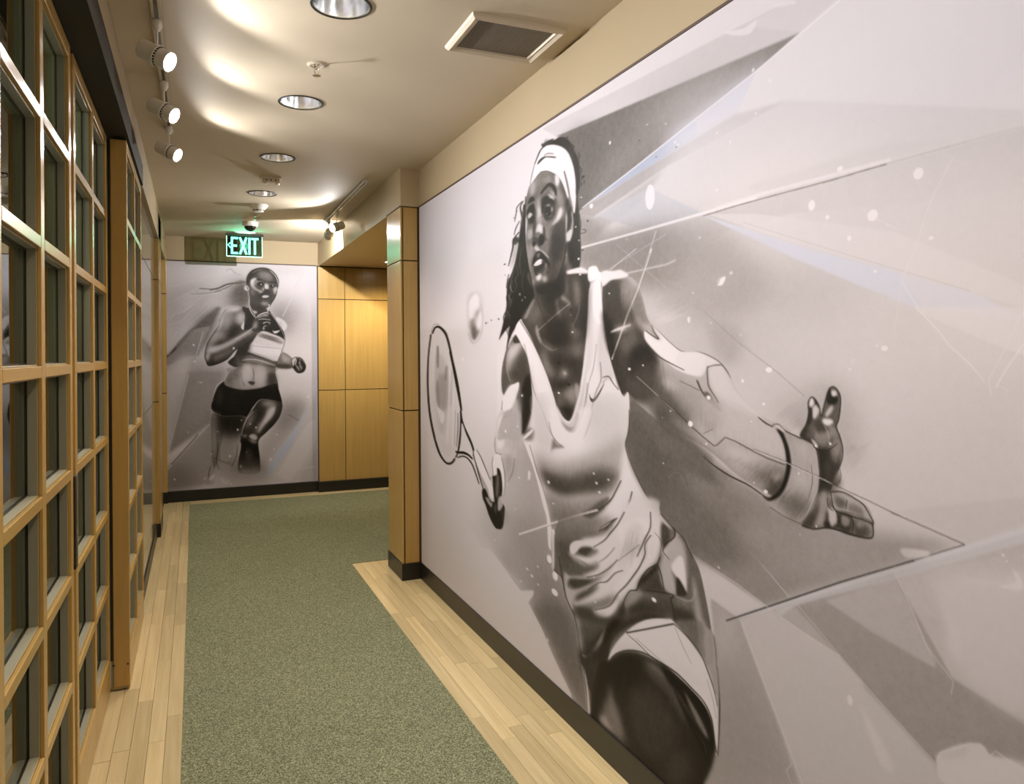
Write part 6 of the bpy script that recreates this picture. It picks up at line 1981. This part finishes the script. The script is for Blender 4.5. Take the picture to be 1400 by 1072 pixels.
e = tag(empty('dome_camera', (.482, 7.36, ZC)), 'white security camera with dark dome in front of the green sign', 'camera')
bm = bmesh.new(); add_lathe(bm, [(.066, 0), (.070, -.006), (.070, -.034), (.062, -.040), (.052, -.041)], 32, cap=False); obj('housing', bm, M['white'], e, smooth=True)
bm = bmesh.new(); add_lathe(bm, [(.052 * math.cos(t), -.040 - .046 * math.sin(t)) for t in [i * math.pi / 16 for i in range(9)]], 32, cap=False); obj('dome', bm, M['dome'], e, smooth=True)

# exit sign: canopy, edge-lit acrylic sheet, letters and chevron
e = tag(empty('exit_sign', (.4685, 7.98, ZC)), 'edge-lit green EXIT sign hanging from the ceiling', 'sign')
bm = bmesh.new(); add_lathe(bm, [(.105, 0), (.105, -.006), (.090, -.012), (0, -.013)], 32, cap=False); bmesh.ops.scale(bm, vec=(1, .45, 1), verts=bm.verts); obj('canopy', bm, M['white'], e, smooth=True)
SW, ST, SB = .168, -.042, -.242
box('top_bar', (-SW - .010, -.020, ST), (SW + .010, .020, ST + .026), M['dark'], e, .003)
box('neck', (-.06, -.014, ST + .02), (.06, .014, -.010), M['white'], e)
box('acrylic_sheet', (-SW, -.003, SB), (SW, .003, ST), M['acrylic'], e)
bm = bmesh.new(); add_box(bm, (-SW, -.0045, SB - .006), (SW, .0045, SB)); obj('lower_edge', bm, M['green_edge'], e)
for s_ in (-1, 1): box('side_edge', (s_ * SW - .002, -.004, SB), (s_ * SW + .002, .004, ST), M['green_edge'], e)
def bar(bm, p, q, w):
    p, q = Vector(p), Vector(q); d = (q - p); n = Vector((-d.y, d.x)).normalized() * w / 2
    vs_ = [p + n, q + n, q - n, p - n]
    f_ = [bm.verts.new((v.x, -.0038, v.y)) for v in vs_]; r_ = [bm.verts.new((v.x, -.0055, v.y)) for v in vs_]
    bm.faces.new(f_); bm.faces.new(r_[::-1])
    for i in range(4): bm.faces.new((f_[i], r_[i], r_[(i + 1) % 4], f_[(i + 1) % 4]))
z0, z1 = SB + .020, ST - .012; zm = (z0 + z1) / 2; w = .019
LET = {'E': (-.118, [((0, z0), (0, z1)), ((0, z1 - w / 2), (.056, z1 - w / 2)), ((0, zm), (.046, zm)), ((0, z0 + w / 2), (.056, z0 + w / 2))]),
       'X': (-.044, [((0, z0), (.062, z1)), ((.062, z0), (0, z1))]),
       'I': (.046, [((0, z0), (0, z1))]),
       'T': (.098, [((0, z0), (0, z1)), ((-.034, z1 - w / 2), (.034, z1 - w / 2))])}
for ch, (ox, bars) in LET.items():
    bm = bmesh.new()
    for p, q_ in bars: bar(bm, (p[0] + ox, p[1]), (q_[0] + ox, q_[1]), w)
    obj('letter', bm, M['green'], e)
bm = bmesh.new(); bar(bm, (-.156, zm + .004), (-.130, zm + .030), .008); bar(bm, (-.156, zm + .006), (-.130, zm - .024), .008); obj('chevron', bm, M['green'], e)
lamp('sign_glow', 'POINT', (0, -.05, -.13), .9, (.15, 1, .6), e, radius=.06)
# small recessed light of the side corridor
e = tag(empty('corridor_light', (1.93, 7.80, ZM)), 'recessed light in the low ceiling of the side corridor, half hidden by the pillar', 'downlight')
bm = bmesh.new(); add_lathe(bm, [(.095, 0), (.095, -.006), (.078, -.006), (.075, -.001)], 32, cap=False); obj('trim_ring', bm, M['white'], e, smooth=True)
bm = bmesh.new(); add_lathe(bm, [(.075, -.002), (0, -.004)], 32, cap=False); obj('lens', bm, M['bulb_side'], e)
lamp('corridor_beam', 'SPOT', (0, 0, -.02), P_SIDE, (1, .84, .58), e, (0, 0, -1), math.radians(150), .6, .05)
